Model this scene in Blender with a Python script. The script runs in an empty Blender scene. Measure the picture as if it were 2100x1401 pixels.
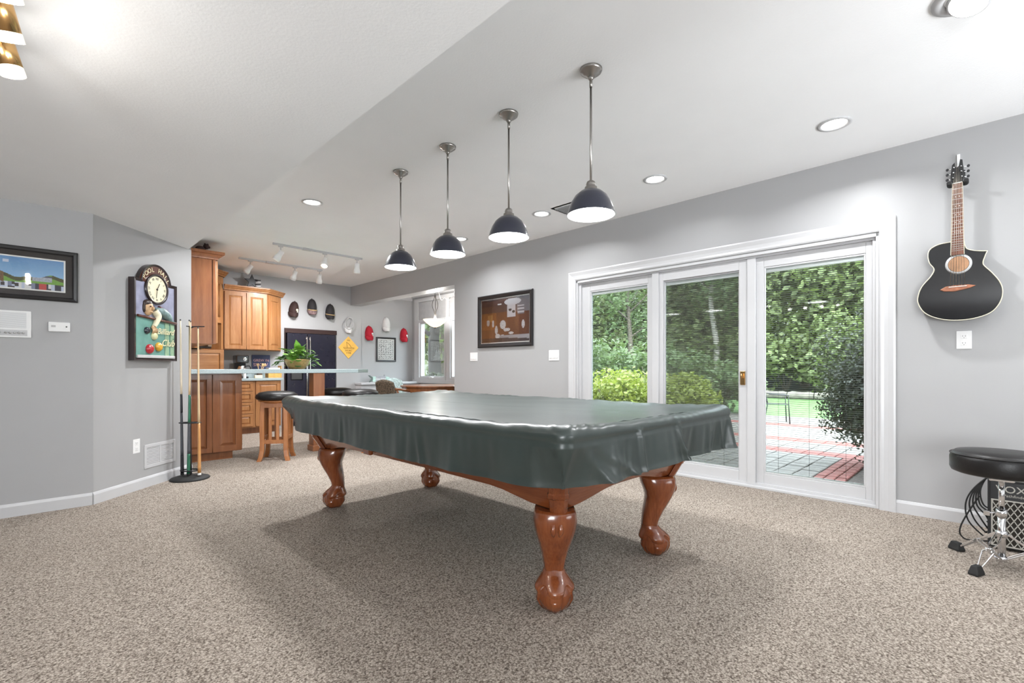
import bpy, math, random
from mathutils import Vector, Matrix
random.seed(7)
S = bpy.context.scene
COL = S.collection
PI = math.pi

# ------------------------------------------------------------------ camera
cam_d = bpy.data.cameras.new('camera'); cam = bpy.data.objects.new('camera', cam_d); COL.objects.link(cam)
cam_d.sensor_width = 36; cam_d.lens = 36 * 980 / 2100; cam_d.shift_y = 55.5 / 2100
cam_d.clip_start = .02; cam_d.clip_end = 300
cam.location = (0, 0, 1.076); cam.rotation_euler = (PI / 2, 0, -PI / 4)
S.camera = cam

# ------------------------------------------------------------------ world, exposure, big lights
w = bpy.data.worlds.new('sky'); S.world = w; w.use_nodes = True
bg = w.node_tree.nodes['Background']; bg.inputs[0].default_value = (.82, .91, 1, 1); bg.inputs[1].default_value = 8.0
S.view_settings.view_transform = 'Standard'; S.view_settings.look = 'None'
S.view_settings.exposure = .95; S.view_settings.gamma = 1; S.view_settings.use_curve_mapping = False
S.cycles.use_denoising = True
S.cycles.max_bounces = 8; S.cycles.diffuse_bounces = 5; S.cycles.transparent_max_bounces = 24
S.cycles.sample_clamp_indirect = 6
S.cycles.caustics_reflective = False; S.cycles.caustics_refractive = False

def area(name, loc, direction, sx, sy, power, color=(1, 1, 1), shape='RECTANGLE', spread=180):
    l = bpy.data.lights.new(name, 'AREA'); l.shape = shape; l.size = sx; l.size_y = sy
    l.energy = power; l.color = color; l.spread = math.radians(spread)
    o = bpy.data.objects.new(name, l); COL.objects.link(o); o.location = loc
    o.rotation_euler = Vector(direction).to_track_quat('-Z', 'Y').to_euler()
    return o
sun_d = bpy.data.lights.new('sun', 'SUN'); sun_d.energy = 3.0; sun_d.angle = math.radians(12); sun_d.color = (1, .96, .88)
sun = bpy.data.objects.new('sun', sun_d); COL.objects.link(sun)
sun.rotation_euler = Vector((.55, .35, -.9)).to_track_quat('-Z', 'Y').to_euler()
# fill lights added behind the camera, just inside the made-up rear windows
area('rear_fill_light', (2.75, -3.31, 1.3), (-.15, 1, .9), 2.8, 1.8, 80, (.93, .97, 1), spread=115)
area('rear_fill_light', (-3.58, -1.7, 1.3), (1, .55, .7), 2.4, 1.8, 180, (.93, .97, 1), spread=140)

# ------------------------------------------------------------------ materials
M = {}
def _new(name):
    m = bpy.data.materials.new(name); m.use_nodes = True; M[name] = m
    nt = m.node_tree; return m, nt, nt.nodes['Principled BSDF']
def _obj(nt, scale=(1, 1, 1)):
    tc = nt.nodes.new('ShaderNodeTexCoord'); mp = nt.nodes.new('ShaderNodeMapping')
    mp.inputs['Scale'].default_value = scale; nt.links.new(tc.outputs['Object'], mp.inputs['Vector']); return mp.outputs[0]
def _noise(nt, vec, scale, detail=3, rough=.5):
    n = nt.nodes.new('ShaderNodeTexNoise'); n.inputs['Scale'].default_value = scale
    n.inputs['Detail'].default_value = detail; n.inputs['Roughness'].default_value = rough
    nt.links.new(vec, n.inputs['Vector']); return n
def _ramp(nt, fac, stops):
    r = nt.nodes.new('ShaderNodeValToRGB'); e = r.color_ramp.elements
    while len(e) < len(stops): e.new(.5)
    for i, (p, c) in enumerate(stops):
        e[i].position = p; e[i].color = (*c, 1)
    nt.links.new(fac, r.inputs[0]); return r.outputs[0]
def _bump(nt, b, h, strength, dist=.01):
    k = nt.nodes.new('ShaderNodeBump'); k.inputs['Strength'].default_value = strength; k.inputs['Distance'].default_value = dist
    nt.links.new(h, k.inputs['Height']); nt.links.new(k.outputs[0], b.inputs['Normal'])
def mat(name, c, rough=.5, metal=0, var=.05, scale=12, emit=0, ecol=None, bump=0, bscale=60, coat=0, spec=.5):
    m, nt, b = _new(name)
    b.inputs['Roughness'].default_value = rough; b.inputs['Metallic'].default_value = metal
    b.inputs['Coat Weight'].default_value = coat; b.inputs['Specular IOR Level'].default_value = spec
    if coat: b.inputs['Coat Roughness'].default_value = .08
    v = _obj(nt); n = _noise(nt, v, scale)
    col = _ramp(nt, n.outputs[0], [(.3, [max(0, x * (1 - var)) for x in c]), (.7, [min(1, x * (1 + var)) for x in c])])
    nt.links.new(col, b.inputs['Base Color'])
    if emit:
        b.inputs['Emission Color'].default_value = (*(ecol or c), 1); b.inputs['Emission Strength'].default_value = emit
    if bump: _bump(nt, b, _noise(nt, v, bscale, 4).outputs[0], bump)
    return m
def wood(name, c1, c2, c3, stretch=(18, 18, 1.6), rough=.36, coat=.15):
    m, nt, b = _new(name)
    v = _obj(nt, stretch); n = _noise(nt, v, 1.3, 6, .6)
    n2 = _noise(nt, _obj(nt, tuple(s * 5 for s in stretch)), 2, 2)
    mix = nt.nodes.new('ShaderNodeMix'); mix.data_type = 'FLOAT'; mix.inputs[0].default_value = .25
    nt.links.new(n.outputs[0], mix.inputs[2]); nt.links.new(n2.outputs[0], mix.inputs[3])
    nt.links.new(_ramp(nt, mix.outputs[0], [(.3, c1), (.5, c2), (.68, c3)]), b.inputs['Base Color'])
    b.inputs['Roughness'].default_value = rough; b.inputs['Coat Weight'].default_value = coat; b.inputs['Coat Roughness'].default_value = .1
    return m
def attr_mat(name, rough=.5, coat=0):
    m, nt, b = _new(name); a = nt.nodes.new('ShaderNodeAttribute'); a.attribute_name = 'Col'
    nt.links.new(a.outputs['Color'], b.inputs['Base Color']); b.inputs['Roughness'].default_value = rough; b.inputs['Coat Weight'].default_value = coat
    b.inputs['Coat Roughness'].default_value = .03
    return m
def glass_mat(name, tint=(1, 1, 1), refl=1.0):
    m = bpy.data.materials.new(name); m.use_nodes = True; M[name] = m; nt = m.node_tree; nt.nodes.clear()
    out = nt.nodes.new('ShaderNodeOutputMaterial'); mx = nt.nodes.new('ShaderNodeMixShader')
    t = nt.nodes.new('ShaderNodeBsdfTransparent'); t.inputs[0].default_value = (*tint, 1)
    g = nt.nodes.new('ShaderNodeBsdfGlossy'); g.inputs['Roughness'].default_value = .02
    f = nt.nodes.new('ShaderNodeFresnel'); f.inputs[0].default_value = 1.35
    mu = nt.nodes.new('ShaderNodeMath'); mu.operation = 'MULTIPLY'; mu.inputs[1].default_value = refl
    nt.links.new(f.outputs[0], mu.inputs[0]); nt.links.new(mu.outputs[0], mx.inputs[0])
    nt.links.new(t.outputs[0], mx.inputs[1]); nt.links.new(g.outputs[0], mx.inputs[2]); nt.links.new(mx.outputs[0], out.inputs[0])
    return m
def screen_mat(name, c, cover):
    m = bpy.data.materials.new(name); m.use_nodes = True; M[name] = m; nt = m.node_tree; nt.nodes.clear()
    out = nt.nodes.new('ShaderNodeOutputMaterial'); mx = nt.nodes.new('ShaderNodeMixShader'); mx.inputs[0].default_value = cover
    t = nt.nodes.new('ShaderNodeBsdfTransparent'); d = nt.nodes.new('ShaderNodeBsdfDiffuse'); d.inputs[0].default_value = (*c, 1)
    nt.links.new(t.outputs[0], mx.inputs[1]); nt.links.new(d.outputs[0], mx.inputs[2]); nt.links.new(mx.outputs[0], out.inputs[0])
    return m
def leaf_mat(name, c, var):
    m, nt, b = _new(name)
    oi = nt.nodes.new('ShaderNodeObjectInfo'); v = _obj(nt); n = _noise(nt, v, 2.5, 6, .8)
    nt.links.new(_ramp(nt, n.outputs[0], [(.32, [x * (1 - var) for x in c]), (.5, c), (.68, [min(1, x * (1 + var)) for x in c])]), b.inputs['Base Color'])
    b.inputs['Roughness'].default_value = .55
    # leaves let light through
    tr = nt.nodes.new('ShaderNodeBsdfTranslucent'); tr.inputs[0].default_value = (c[0] * 1.2, c[1] * 1.25, c[2] * .8, 1)
    mx = nt.nodes.new('ShaderNodeMixShader'); mx.inputs[0].default_value = .35
    nt.links.new(b.outputs[0], mx.inputs[1]); nt.links.new(tr.outputs[0], mx.inputs[2])
    nt.links.new(mx.outputs[0], nt.nodes['Material Output'].inputs[0]); return m

mat('wall', (.37, .37, .374), .42, var=.012, scale=3, bump=.03, bscale=220)
mat('ceiling', (.90, .905, .915), .8, var=.01, scale=3, bump=.12, bscale=95)
mat('white_trim', (.52, .52, .53), .3, var=.01)
mat('white_plastic', (.78, .78, .78), .35, var=.01)
mat('slot', (.04, .04, .04), .6)
mat('lens', (1, .98, .94), .5, emit=7, ecol=(1, .97, .92))
mat('lens_pendant', (1, 1, 1), .5, emit=9, ecol=(1, .985, .95))
mat('warm_lens', (1, .8, .5), .5, emit=6, ecol=(1, .8, .52))
mat('shade_dark', (.018, .02, .035), .28, coat=.5)
mat('shade_white', (.85, .85, .83), .5)
mat('nickel', (.36, .34, .32), .3, 1)
mat('chrome', (.75, .75, .76), .12, 1)
mat('brass', (.62, .38, .16), .22, 1)
mat('black_plastic', (.012, .012, .014), .35)
mat('black_gloss', (.004, .004, .005), .1, coat=.8)
mat('black_metal', (.02, .02, .022), .4, .3)
mat('rubber', (.012, .012, .012), .7)
mat('black_leather', (.010, .009, .009), .38, bump=.08, bscale=140, spec=.35)
mat('tolex', (.012, .012, .013), .6, bump=.2, bscale=300)
mat('vinyl', (.030, .040, .037), .34, var=.12, scale=6, bump=.05, bscale=22, coat=.08)
mat('fridge', (.018, .018, .03), .16, coat=.5)
mat('counter', (.36, .43, .44), .25, var=.15, scale=90)
mat('pot_gold', (.36, .24, .09), .4, .25, var=.3, scale=40)
mat('soil', (.03, .02, .012), .9)
mat('leaf_plant', (.16, .33, .05), .4, var=.55, scale=14)
mat('cream', (.78, .72, .52), .4); mat('ball_red', (.42, .02, .03), .2, coat=.5); mat('ball_yellow', (.62, .34, .03), .2, coat=.5)
mat('ball_black', (.015, .02, .03), .2, coat=.5); mat('ball_cream', (.62, .62, .36), .25, coat=.4)
mat('clock_sky', (.28, .29, .40), .35, var=.25, scale=9, coat=.3); mat('clock_green', (.14, .30, .26), .35, var=.2, scale=8, coat=.3)
mat('clock_frame', (.022, .012, .012), .3, coat=.4); mat('clock_brown', (.09, .025, .012), .3, coat=.4)
mat('skin', (.55, .36, .20), .4, var=.2, scale=30); mat('hair', (.03, .018, .014), .4); mat('jacket', (.17, .25, .25), .4, var=.4, scale=30)
mat('vest_red', (.12, .03, .03), .4); mat('gold_text', (.75, .68, .45), .35); mat('rail_green', (.25, .38, .25), .35, var=.2)
mat('cap_brown', (.03, .012, .01), .8); mat('cap_black', (.02, .018, .02), .8); mat('cap_red', (.42, .008, .025), .8); mat('cap_white', (.72, .72, .72), .8)
mat('cap_grey', (.48, .48, .48), .7); mat('cap_tan', (.55, .38, .18), .7); mat('cap_check', (.20, .13, .13), .8, var=.6, scale=60)
mat('sign_blue', (.05, .065, .14), .6); mat('pink_text', (.7, .42, .42), .6)
mat('sign_yellow', (.83, .48, .09), .45, var=.12, scale=8); mat('sign_ink', (.22, .10, .01), .5)
mat('paper', (.8, .8, .78), .6); mat('ink', (.08, .08, .08), .6); mat('frame_black', (.012, .011, .012), .35); mat('mat_board', (.028, .022, .02), .8)
mat('grey_wood', (.33, .33, .35), .7); mat('teal_wood', (.42, .58, .52), .7, var=.2, scale=18); mat('fish_tail', (.10, .13, .12), .7)
mat('fabric_brown', (.10, .075, .05), .9, var=.8, scale=45); mat('fabric_grey', (.36, .42, .40), .9, var=.4, scale=30)
mat('steel', (.5, .5, .5), .3, 1)
mat('maple_cue', (.62, .45, .26), .35, coat=.3); mat('pale_cue', (.72, .62, .47), .35, coat=.3); mat('honey_cue', (.55, .27, .09), .3, coat=.4)
mat('cue_black', (.012, .013, .018), .35); mat('cue_green', (.015, .13, .07), .3, coat=.4); mat('cue_grey', (.06, .065, .075), .45)
mat('napkin', (.85, .82, .78), .8); mat('box_wood', (.62, .36, .10), .5, var=.2, scale=16); mat('box_dark', (.12, .08, .06), .6)
mat('grille_cloth', (.02, .016, .012), .9); mat('grille_wire', (.42, .40, .36), .5)
mat('alabaster', (.86, .80, .66), .4, var=.12, scale=9, emit=.55, ecol=(1, .9, .7)); mat('bronze', (.09, .08, .075), .4, .8)
mat('paver_grey', (.100, .088, .082), .85, var=.18, scale=6, bump=.3, bscale=40); mat('paver_red', (.150, .040, .034), .85, var=.2, scale=6, bump=.3, bscale=40)
mat('joint_sand', (.10, .09, .08), .95); mat('mulch', (0.041, 0.027, 0.024), .95, var=.7, scale=40, bump=.8, bscale=50)
mat('lawn', (0.057, 0.120, 0.029), .9, var=.25, scale=6, bump=.5, bscale=60); mat('forest_floor', (0.026, 0.031, 0.014), .95, var=.5, scale=2)
mat('bark', (0.068, 0.054, 0.041), .9, var=.5, scale=14, bump=.6, bscale=30); mat('bark_pale', (0.286, 0.265, 0.238), .9, var=.3, scale=14)
mat('bark_dark', (.014, .011, .009), .9, var=.5, scale=14, bump=.6, bscale=30)
mat('stone', (0.114, 0.103, 0.086), .9, var=.3, scale=5, bump=.5, bscale=12)
mat('slat', (.22, .225, .21), .5); mat('blue_mat', (.20, .28, .52), .8)
mat('iron', (.02, .02, .02), .5); mat('shade_cloth', (.40, .40, .41), .9)
mat('rosewood', (.16, .055, .03), .4, var=.3, scale=50); mat('bridge_wood', (.30, .11, .055), .4, var=.3, scale=50); mat('sound_wood', (.36, .19, .10), .6, var=.2, scale=30)
mat('binding', (.62, .58, .46), .4); mat('pearl', (.75, .76, .72), .25); mat('string', (.55, .5, .42), .3, 1)
wood('cherry', (.095, .022, .006), (.165, .042, .012), (.22, .064, .020), (14, 14, 1.5), .22, .5)
wood('cherry_h', (.095, .022, .006), (.165, .042, .012), (.22, .064, .020), (14, 1.5, 14), .22, .5)
wood('cherry_x', (.095, .022, .006), (.165, .042, .012), (.22, .064, .020), (1.5, 14, 14), .22, .5)
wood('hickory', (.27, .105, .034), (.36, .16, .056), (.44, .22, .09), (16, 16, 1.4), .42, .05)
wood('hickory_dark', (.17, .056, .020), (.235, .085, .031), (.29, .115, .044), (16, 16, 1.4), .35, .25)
wood('hickory_h', (.27, .105, .034), (.36, .16, .056), (.44, .22, .09), (1.4, 16, 16), .35, .25)
wood('stool_wood', (.24, .078, .02), (.33, .12, .034), (.42, .17, .055), (16, 16, 1.4), .35, .3)
leaf_mat('leaf_forest', (.100, .130, .042), .75); leaf_mat('leaf_bright', (0.175, 0.211, 0.032), .5); leaf_mat('leaf_dark', (.024, .030, .015), .6); leaf_mat('leaf_mid', (.080, .120, .045), .65)
attr_mat('print', .6, 0); attr_mat('print_matte', .6)
glass_mat('glass', (.97, .99, .98), .35); glass_mat('picture_glass', (1, 1, 1), .7); glass_mat('drink_glass', (.93, .95, .95), 1.6)
screen_mat('insect_screen', (.20, .18, .15), .42)

def carpet():
    m, nt, b = _new('carpet')
    v = _obj(nt)
    n0 = _noise(nt, v, 60, 2); wv = nt.nodes.new('ShaderNodeMix'); wv.data_type = 'RGBA'; wv.inputs[0].default_value = .012
    nt.links.new(v, wv.inputs[6]); nt.links.new(n0.outputs['Color'], wv.inputs[7])
    vo = nt.nodes.new('ShaderNodeTexVoronoi'); vo.inputs['Scale'].default_value = 150; nt.links.new(wv.outputs[2], vo.inputs['Vector'])   # loops of yarn
    n = _noise(nt, v, 105, 5, .7); n2 = _noise(nt, v, 1.1, 3)
    sp = nt.nodes.new('ShaderNodeSeparateColor'); nt.links.new(vo.outputs['Color'], sp.inputs[0])
    inv = nt.nodes.new('ShaderNodeMath'); inv.operation = 'MULTIPLY_ADD'; inv.inputs[1].default_value = -1.0; inv.inputs[2].default_value = 1.0; nt.links.new(vo.outputs['Distance'], inv.inputs[0])
    m1 = nt.nodes.new('ShaderNodeMix'); m1.data_type = 'FLOAT'; m1.inputs[0].default_value = .62; nt.links.new(sp.outputs[0], m1.inputs[2]); nt.links.new(inv.outputs[0], m1.inputs[3])
    mx = nt.nodes.new('ShaderNodeMix'); mx.data_type = 'FLOAT'; mx.inputs[0].default_value = .55
    nt.links.new(m1.outputs[0], mx.inputs[2]); nt.links.new(n.outputs[0], mx.inputs[3])
    c = _ramp(nt, mx.outputs[0], [(.36, (.115, .092, .074)), (.48, (.31, .264, .225)), (.58, (.475, .415, .355)), (.72, (.66, .59, .52))])
    h = nt.nodes.new('ShaderNodeMix'); h.data_type = 'RGBA'; h.blend_type = 'MULTIPLY'; h.inputs[0].default_value = .35
    nt.links.new(c, h.inputs[6]); nt.links.new(_ramp(nt, n2.outputs[0], [(.35, (.78, .76, .74)), (.65, (1, 1, 1))]), h.inputs[7])
    nt.links.new(h.outputs[2], b.inputs['Base Color']); b.inputs['Roughness'].default_value = .95; b.inputs['Specular IOR Level'].default_value = .1
    _bump(nt, b, mx.outputs[0], .7, .012)
carpet()

# ------------------------------------------------------------------ mesh helpers
def circ(n, a0=0): return [(math.cos(2 * PI * i / n + a0), math.sin(2 * PI * i / n + a0)) for i in range(n)]
def catmull(p, k=6, closed=False):
    p = [Vector(q) for q in p]; n = len(p); out = []
    for i in range(n if closed else n - 1):
        g = (lambda j: p[j % n]) if closed else (lambda j: p[max(0, min(n - 1, j))])
        a, b, c, d = g(i - 1), g(i), g(i + 1), g(i + 2)
        for q in range(k):
            t = q / k; out.append(.5 * ((2 * b) + (c - a) * t + (2 * a - 5 * b + 4 * c - d) * t * t + (3 * b - a - 3 * c + d) * t ** 3))
    if not closed: out.append(p[-1])
    return out
class MB:
    def __init__(s): s.v = []; s.f = []; s.sm = []
    def add(s, vs, fs, smooth=False, T=None):
        o = len(s.v); s.v += [tuple(T @ Vector(q)) if T else tuple(q) for q in vs]
        s.f += [tuple(i + o for i in f) for f in fs]; s.sm += [smooth] * len(fs); return s
    def box(s, x0, x1, y0, y1, z0, z1, T=None):
        return s.add([(x0, y0, z0), (x1, y0, z0), (x1, y1, z0), (x0, y1, z0), (x0, y0, z1), (x1, y0, z1), (x1, y1, z1), (x0, y1, z1)],
                     [(3, 2, 1, 0), (4, 5, 6, 7), (0, 1, 5, 4), (1, 2, 6, 5), (2, 3, 7, 6), (3, 0, 4, 7)], False, T)
    def hexa(s, p):   # eight corners: bottom four, top four
        return s.add(p, [(3, 2, 1, 0), (4, 5, 6, 7), (0, 1, 5, 4), (1, 2, 6, 5), (2, 3, 7, 6), (3, 0, 4, 7)])
    def loft(s, rings, smooth=True, cap=True, closed=True, T=None):
        n = len(rings[0]); v = [q for r in rings for q in r]; f = []
        for k in range(len(rings) - 1):
            for i in range(n if closed else n - 1):
                j = (i + 1) % n; f.append((k * n + i, k * n + j, (k + 1) * n + j, (k + 1) * n + i))
        s.add(v, f, smooth, T)
        if cap and closed:
            s.add(rings[0], [tuple(range(n))[::-1]], False, T); s.add(rings[-1], [tuple(range(n))], False, T)
        return s
    def lathe(s, prof, n=24, c=(0, 0, 0), axis='z', smooth=True, cap=True, T=None):
        R = {'z': lambda r, h, x, y: (c[0] + r * x, c[1] + r * y, c[2] + h), 'y': lambda r, h, x, y: (c[0] + r * x, c[1] + h, c[2] + r * y),
             'x': lambda r, h, x, y: (c[0] + h, c[1] + r * x, c[2] + r * y)}[axis]
        return s.loft([[R(max(r, 1e-4), h, x, y) for x, y in circ(n)] for r, h in prof], smooth, cap, T=T)
    def tube(s, pts, r, n=8, closed=False, smooth=True, T=None):
        P = [Vector(p) for p in pts]; m = len(P); rings = []
        rr = r if isinstance(r, (list, tuple)) else [r] * m
        up = Vector((0, 0, 1)); prev = None
        for i in range(m):
            a = P[(i - 1) % m] if (closed or i > 0) else P[i]; b = P[(i + 1) % m] if (closed or i < m - 1) else P[i]
            t = (b - a).normalized()
            if prev is None:
                u = t.cross(up) if abs(t.dot(up)) < .95 else t.cross(Vector((1, 0, 0)))
            else: u = prev - t * prev.dot(t)
            u.normalize(); prev = u; w_ = t.cross(u)
            rings.append([tuple(P[i] + (u * x + w_ * y) * rr[i]) for x, y in circ(n)])
        if closed: rings.append(rings[0])
        return s.loft(rings, smooth, not closed, T=T)
    def bar(s, a, b, wx, wy):    # rectangular bar between two points
        a, b = Vector(a), Vector(b); t = (b - a).normalized()
        u = t.cross(Vector((0, 0, 1))); u = u.normalized() if u.length > .01 else Vector((1, 0, 0)); v = t.cross(u)
        r = lambda p: [tuple(p + u * x * wx / 2 + v * y * wy / 2) for x, y in ((-1, -1), (1, -1), (1, 1), (-1, 1))]
        return s.loft([r(a), r(b)], False)
    def prism(s, poly, h0, h1, f=lambda x, y, h: (x, y, h), smooth=False, T=None):
        return s.loft([[f(x, y, h0) for x, y in poly], [f(x, y, h1) for x, y in poly]], smooth, T=T)
    def ball(s, c, r, n=16, m=10, sc=(1, 1, 1), T=None):
        return s.loft([[(c[0] + sc[0] * r * math.sin(PI * k / m) * x, c[1] + sc[1] * r * math.sin(PI * k / m) * y, c[2] - sc[2] * r * math.cos(PI * k / m)) for x, y in circ(n)]
                       for k in range(m + 1)] if True else [], True, False, T=T)
    def grid(s, fn, nu, nv, smooth=True, T=None):
        v = [fn(i / nu, j / nv) for j in range(nv + 1) for i in range(nu + 1)]; k = nu + 1
        return s.add(v, [(j * k + i, j * k + i + 1, (j + 1) * k + i + 1, (j + 1) * k + i) for j in range(nv) for i in range(nu)], smooth, T)
    def mesh(s, name, m):
        me = bpy.data.meshes.new(name); me.from_pydata(s.v, [], s.f); me.polygons.foreach_set('use_smooth', s.sm); me.update()
        if m: me.materials.append(M[m])
        return me
    def build(s, name, m, parent=None, bevel=0, loc=None, rot=0, seg=2, solid=0, label=None, fix=True):
        me = s.mesh(name, m)
        o = bpy.data.objects.new(name, me); COL.objects.link(o)
        if parent: o.parent = parent
        if loc is not None: o.location = loc
        if rot: o.rotation_euler = (0, 0, rot)
        if fix:
            import bmesh
            bm = bmesh.new(); bm.from_mesh(me); bmesh.ops.remove_doubles(bm, verts=bm.verts, dist=1e-6)
            bmesh.ops.recalc_face_normals(bm, faces=bm.faces); bm.to_mesh(me); bm.free()
        if solid:
            d = o.modifiers.new('thickness', 'SOLIDIFY'); d.thickness = solid; d.offset = 0
        if bevel:
            d = o.modifiers.new('bevel', 'BEVEL'); d.width = bevel; d.segments = seg; d.limit_method = 'ANGLE'; d.angle_limit = math.radians(40)
        if label: o['label'] = label
        return o
def tag(o, label, cat, group=None):
    o['label'] = label; o['category'] = cat
    if group: o['group'] = group
    return o
def thing(name, label, cat, loc=(0, 0, 0), rot=0, group=None):
    o = bpy.data.objects.new(name, None); COL.objects.link(o); o.location = loc; o.rotation_euler = (0, 0, rot); o.empty_display_size = .1
    return tag(o, label, cat, group)
def struct(o, label=None):
    o['kind'] = 'structure'
    if label: o['label'] = label
    return o
def sroot(name, loc=(0, 0, 0), rot=0, label=None):
    o = bpy.data.objects.new(name, None); COL.objects.link(o); o.location = loc; o.rotation_euler = (0, 0, rot); o.empty_display_size = .1
    return struct(o, label)
def dup(o, loc=None, rot=None, label=None, parent=None):
    c = o.copy(); COL.objects.link(c); c.parent = parent
    if loc is not None: c.location = loc
    if rot is not None: c.rotation_euler = (0, 0, rot)
    if label: c['label'] = label
    for ch in list(o.children): dup(ch, parent=c)
    return c
def text(parent, name, s, size, m, loc, thick=.002, align='CENTER', rot=(PI / 2, 0, 0), shear=0, sx=1, mat4=None):
    cu = bpy.data.curves.new(name, 'FONT'); cu.body = s; cu.size = size; cu.extrude = thick / 2; cu.align_x = align; cu.align_y = 'CENTER'; cu.shear = shear; cu.resolution_u = 3
    t = bpy.data.objects.new('t', cu); COL.objects.link(t); bpy.context.view_layer.update()
    me = bpy.data.meshes.new_from_object(t.evaluated_get(bpy.context.evaluated_depsgraph_get()))
    bpy.data.objects.remove(t); bpy.data.curves.remove(cu)
    me.materials.clear(); me.materials.append(M[m])
    o = bpy.data.objects.new(name, me); COL.objects.link(o); o.parent = parent; o.location = loc; o.rotation_euler = rot; o.scale = (sx, 1, 1)
    return o
def printed(name, parent, x0, x1, z0, z1, y, fn, nx, nz, m='print'):
    v = []; f = []; cols = []
    for j in range(nz + 1):
        for i in range(nx + 1): v.append((x0 + (x1 - x0) * i / nx, y, z0 + (z1 - z0) * j / nz))
    k = nx + 1
    for j in range(nz):
        for i in range(nx): f.append((j * k + i, j * k + i + 1, (j + 1) * k + i + 1, (j + 1) * k + i)); cols.append(fn((i + .5) / nx, (j + .5) / nz))
    me = bpy.data.meshes.new(name); me.from_pydata(v, [], f); me.materials.append(M[m])
    a = me.color_attributes.new('Col', 'FLOAT_COLOR', 'CORNER'); d = []
    for c in cols: d += [c[0], c[1], c[2], 1] * 4
    a.data.foreach_set('color', d); me.update()
    o = bpy.data.objects.new(name, me); COL.objects.link(o); o.parent = parent; return o
def frame_rect(mb, x0, x1, z0, z1, w_, y0, y1):
    mb.box(x0, x1, y0, y1, z0, z0 + w_); mb.box(x0, x1, y0, y1, z1 - w_, z1)
    mb.box(x0, x0 + w_, y0, y1, z0 + w_, z1 - w_); mb.box(x1 - w_, x1, y0, y1, z0 + w_, z1 - w_); return mb
R90 = -PI / 2     # things on the right wall: local x runs to the right in view, local -y into the room
RX = 4.57         # inner face of the right wall

# ================================================================== THE ROOM
H1, H2 = 2.743, 2.30
struct(MB().prism([(-3.6, -3.3), (4.72, -3.3), (4.72, 5.5), (6.05, 5.5), (6.05, 10.0), (-3.6, 10.0)], -.06, 0).build('floor', 'carpet'), 'beige and brown speckled loop pile carpet')
struct(MB().box(1.12, 6.2, -3.4, 9.5, H1, H1 + .1).build('ceiling', 'ceiling'), 'white textured ceiling over the pool table')
struct(MB().box(-3.7, 1.12, -3.4, 5.9, H2, H1 + .1).build('ceiling_lowered', 'ceiling'), 'lowered white ceiling section on the left')
struct(MB().box(-3.7, .33, 5.02, 5.2, 0, H2).build('wall_left', 'wall'), 'light grey wall with the golf picture')
a, b = (.325, 5.02), (1.15, 5.845)
struct(MB().prism([a, b, (1.15, 6.0), (.25, 5.2)], 0, H2).build('wall_diagonal', 'wall'), 'pale grey angled wall with the clock')
struct(MB().box(1.0, 1.15, 5.86, 9.4, 0, H1).build('wall_kitchen', 'wall'))
wf = MB(); wf.box(1.0, 3.27, 9.23, 10.0, 0, H1); wf.box(4.27, 4.8, 9.23, 10.0, 0, H1); wf.box(3.27, 4.27, 9.23, 10.0, 1.83, H1); wf.box(3.27, 4.27, 9.93, 10.0, 0, 1.83)
struct(wf.build('wall_far', 'wall'), 'grey far wall behind the kitchen')
struct(MB().box(4.8, 6.2, 9.26, 9.4, 0, H1).build('wall_nook', 'wall'), 'pale wall of the breakfast nook')
wr = MB()
DY0, DY1, DZ = .60, 3.485, 2.12
wr.box(RX, 4.80, -3.3, DY0, 0, H1); wr.box(RX, 4.80, DY0, DY1, DZ, H1); wr.box(RX, 4.80, DY1, 5.82, 0, H1); wr.box(RX, 4.80, 5.82, 9.23, 2.365, H1)
struct(wr.build('wall_right', 'wall'), 'grey wall with the glass doors and the guitar')
# end of the room behind the photographer, with windows added to house the fill lights
wb = MB(); wb.box(-3.6, 1.25, -3.45, -3.3, 0, H1); wb.box(4.25, 4.8, -3.45, -3.3, 0, H1); wb.box(1.25, 4.25, -3.45, -3.3, 0, .35); wb.box(1.25, 4.25, -3.45, -3.3, 2.25, H1)
struct(wb.build('wall_back', 'wall'))
wl = MB(); wl.box(-3.75, -3.6, -3.45, -3.0, 0, H1); wl.box(-3.75, -3.6, -.4, 5.2, 0, H1); wl.box(-3.75, -3.6, -3.0, -.4, 0, .35); wl.box(-3.75, -3.6, -3.0, -.4, 2.25, H1)
struct(wl.build('wall_side', 'wall'))
for nm, lc, rt, hw_ in (('added_window_3', (2.75, -3.38, 0), 0, 1.5), ('added_window_4', (-3.68, -1.7, 0), R90, 1.3)):
    r_ = sroot(nm, lc, rt); m = MB(); frame_rect(m, -hw_, hw_, .35, 2.25, .07, -.04, .04)
    for x in (-hw_ / 3, hw_ / 3): m.box(x - .03, x + .03, -.03, .03, .42, 2.18)
    m.build('window_frame', 'white_trim', r_); MB().box(-hw_ + .06, hw_ - .06, -.035, -.03, .4, 2.2).build('sky_blocker', 'cap_white', r_)  # unseen opaque sheet added behind each fill light to block the sky
# nook shell
nw = MB(); nw.box(6.05, 6.2, 5.5, 6.75, 0, H1); nw.box(6.05, 6.2, 6.75, 8.97, 0, .84); nw.box(6.05, 6.2, 6.75, 8.97, 2.13, H1); nw.box(6.05, 6.2, 7.86, 7.98, .84, 2.13); nw.box(6.05, 6.2, 8.97, 9.4, 0, H1)
struct(nw.build('wall_nook_window', 'wall')); struct(MB().box(4.8, 6.2, 5.4, 5.55, 0, H1).build('wall_nook_end', 'wall'))

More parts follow.
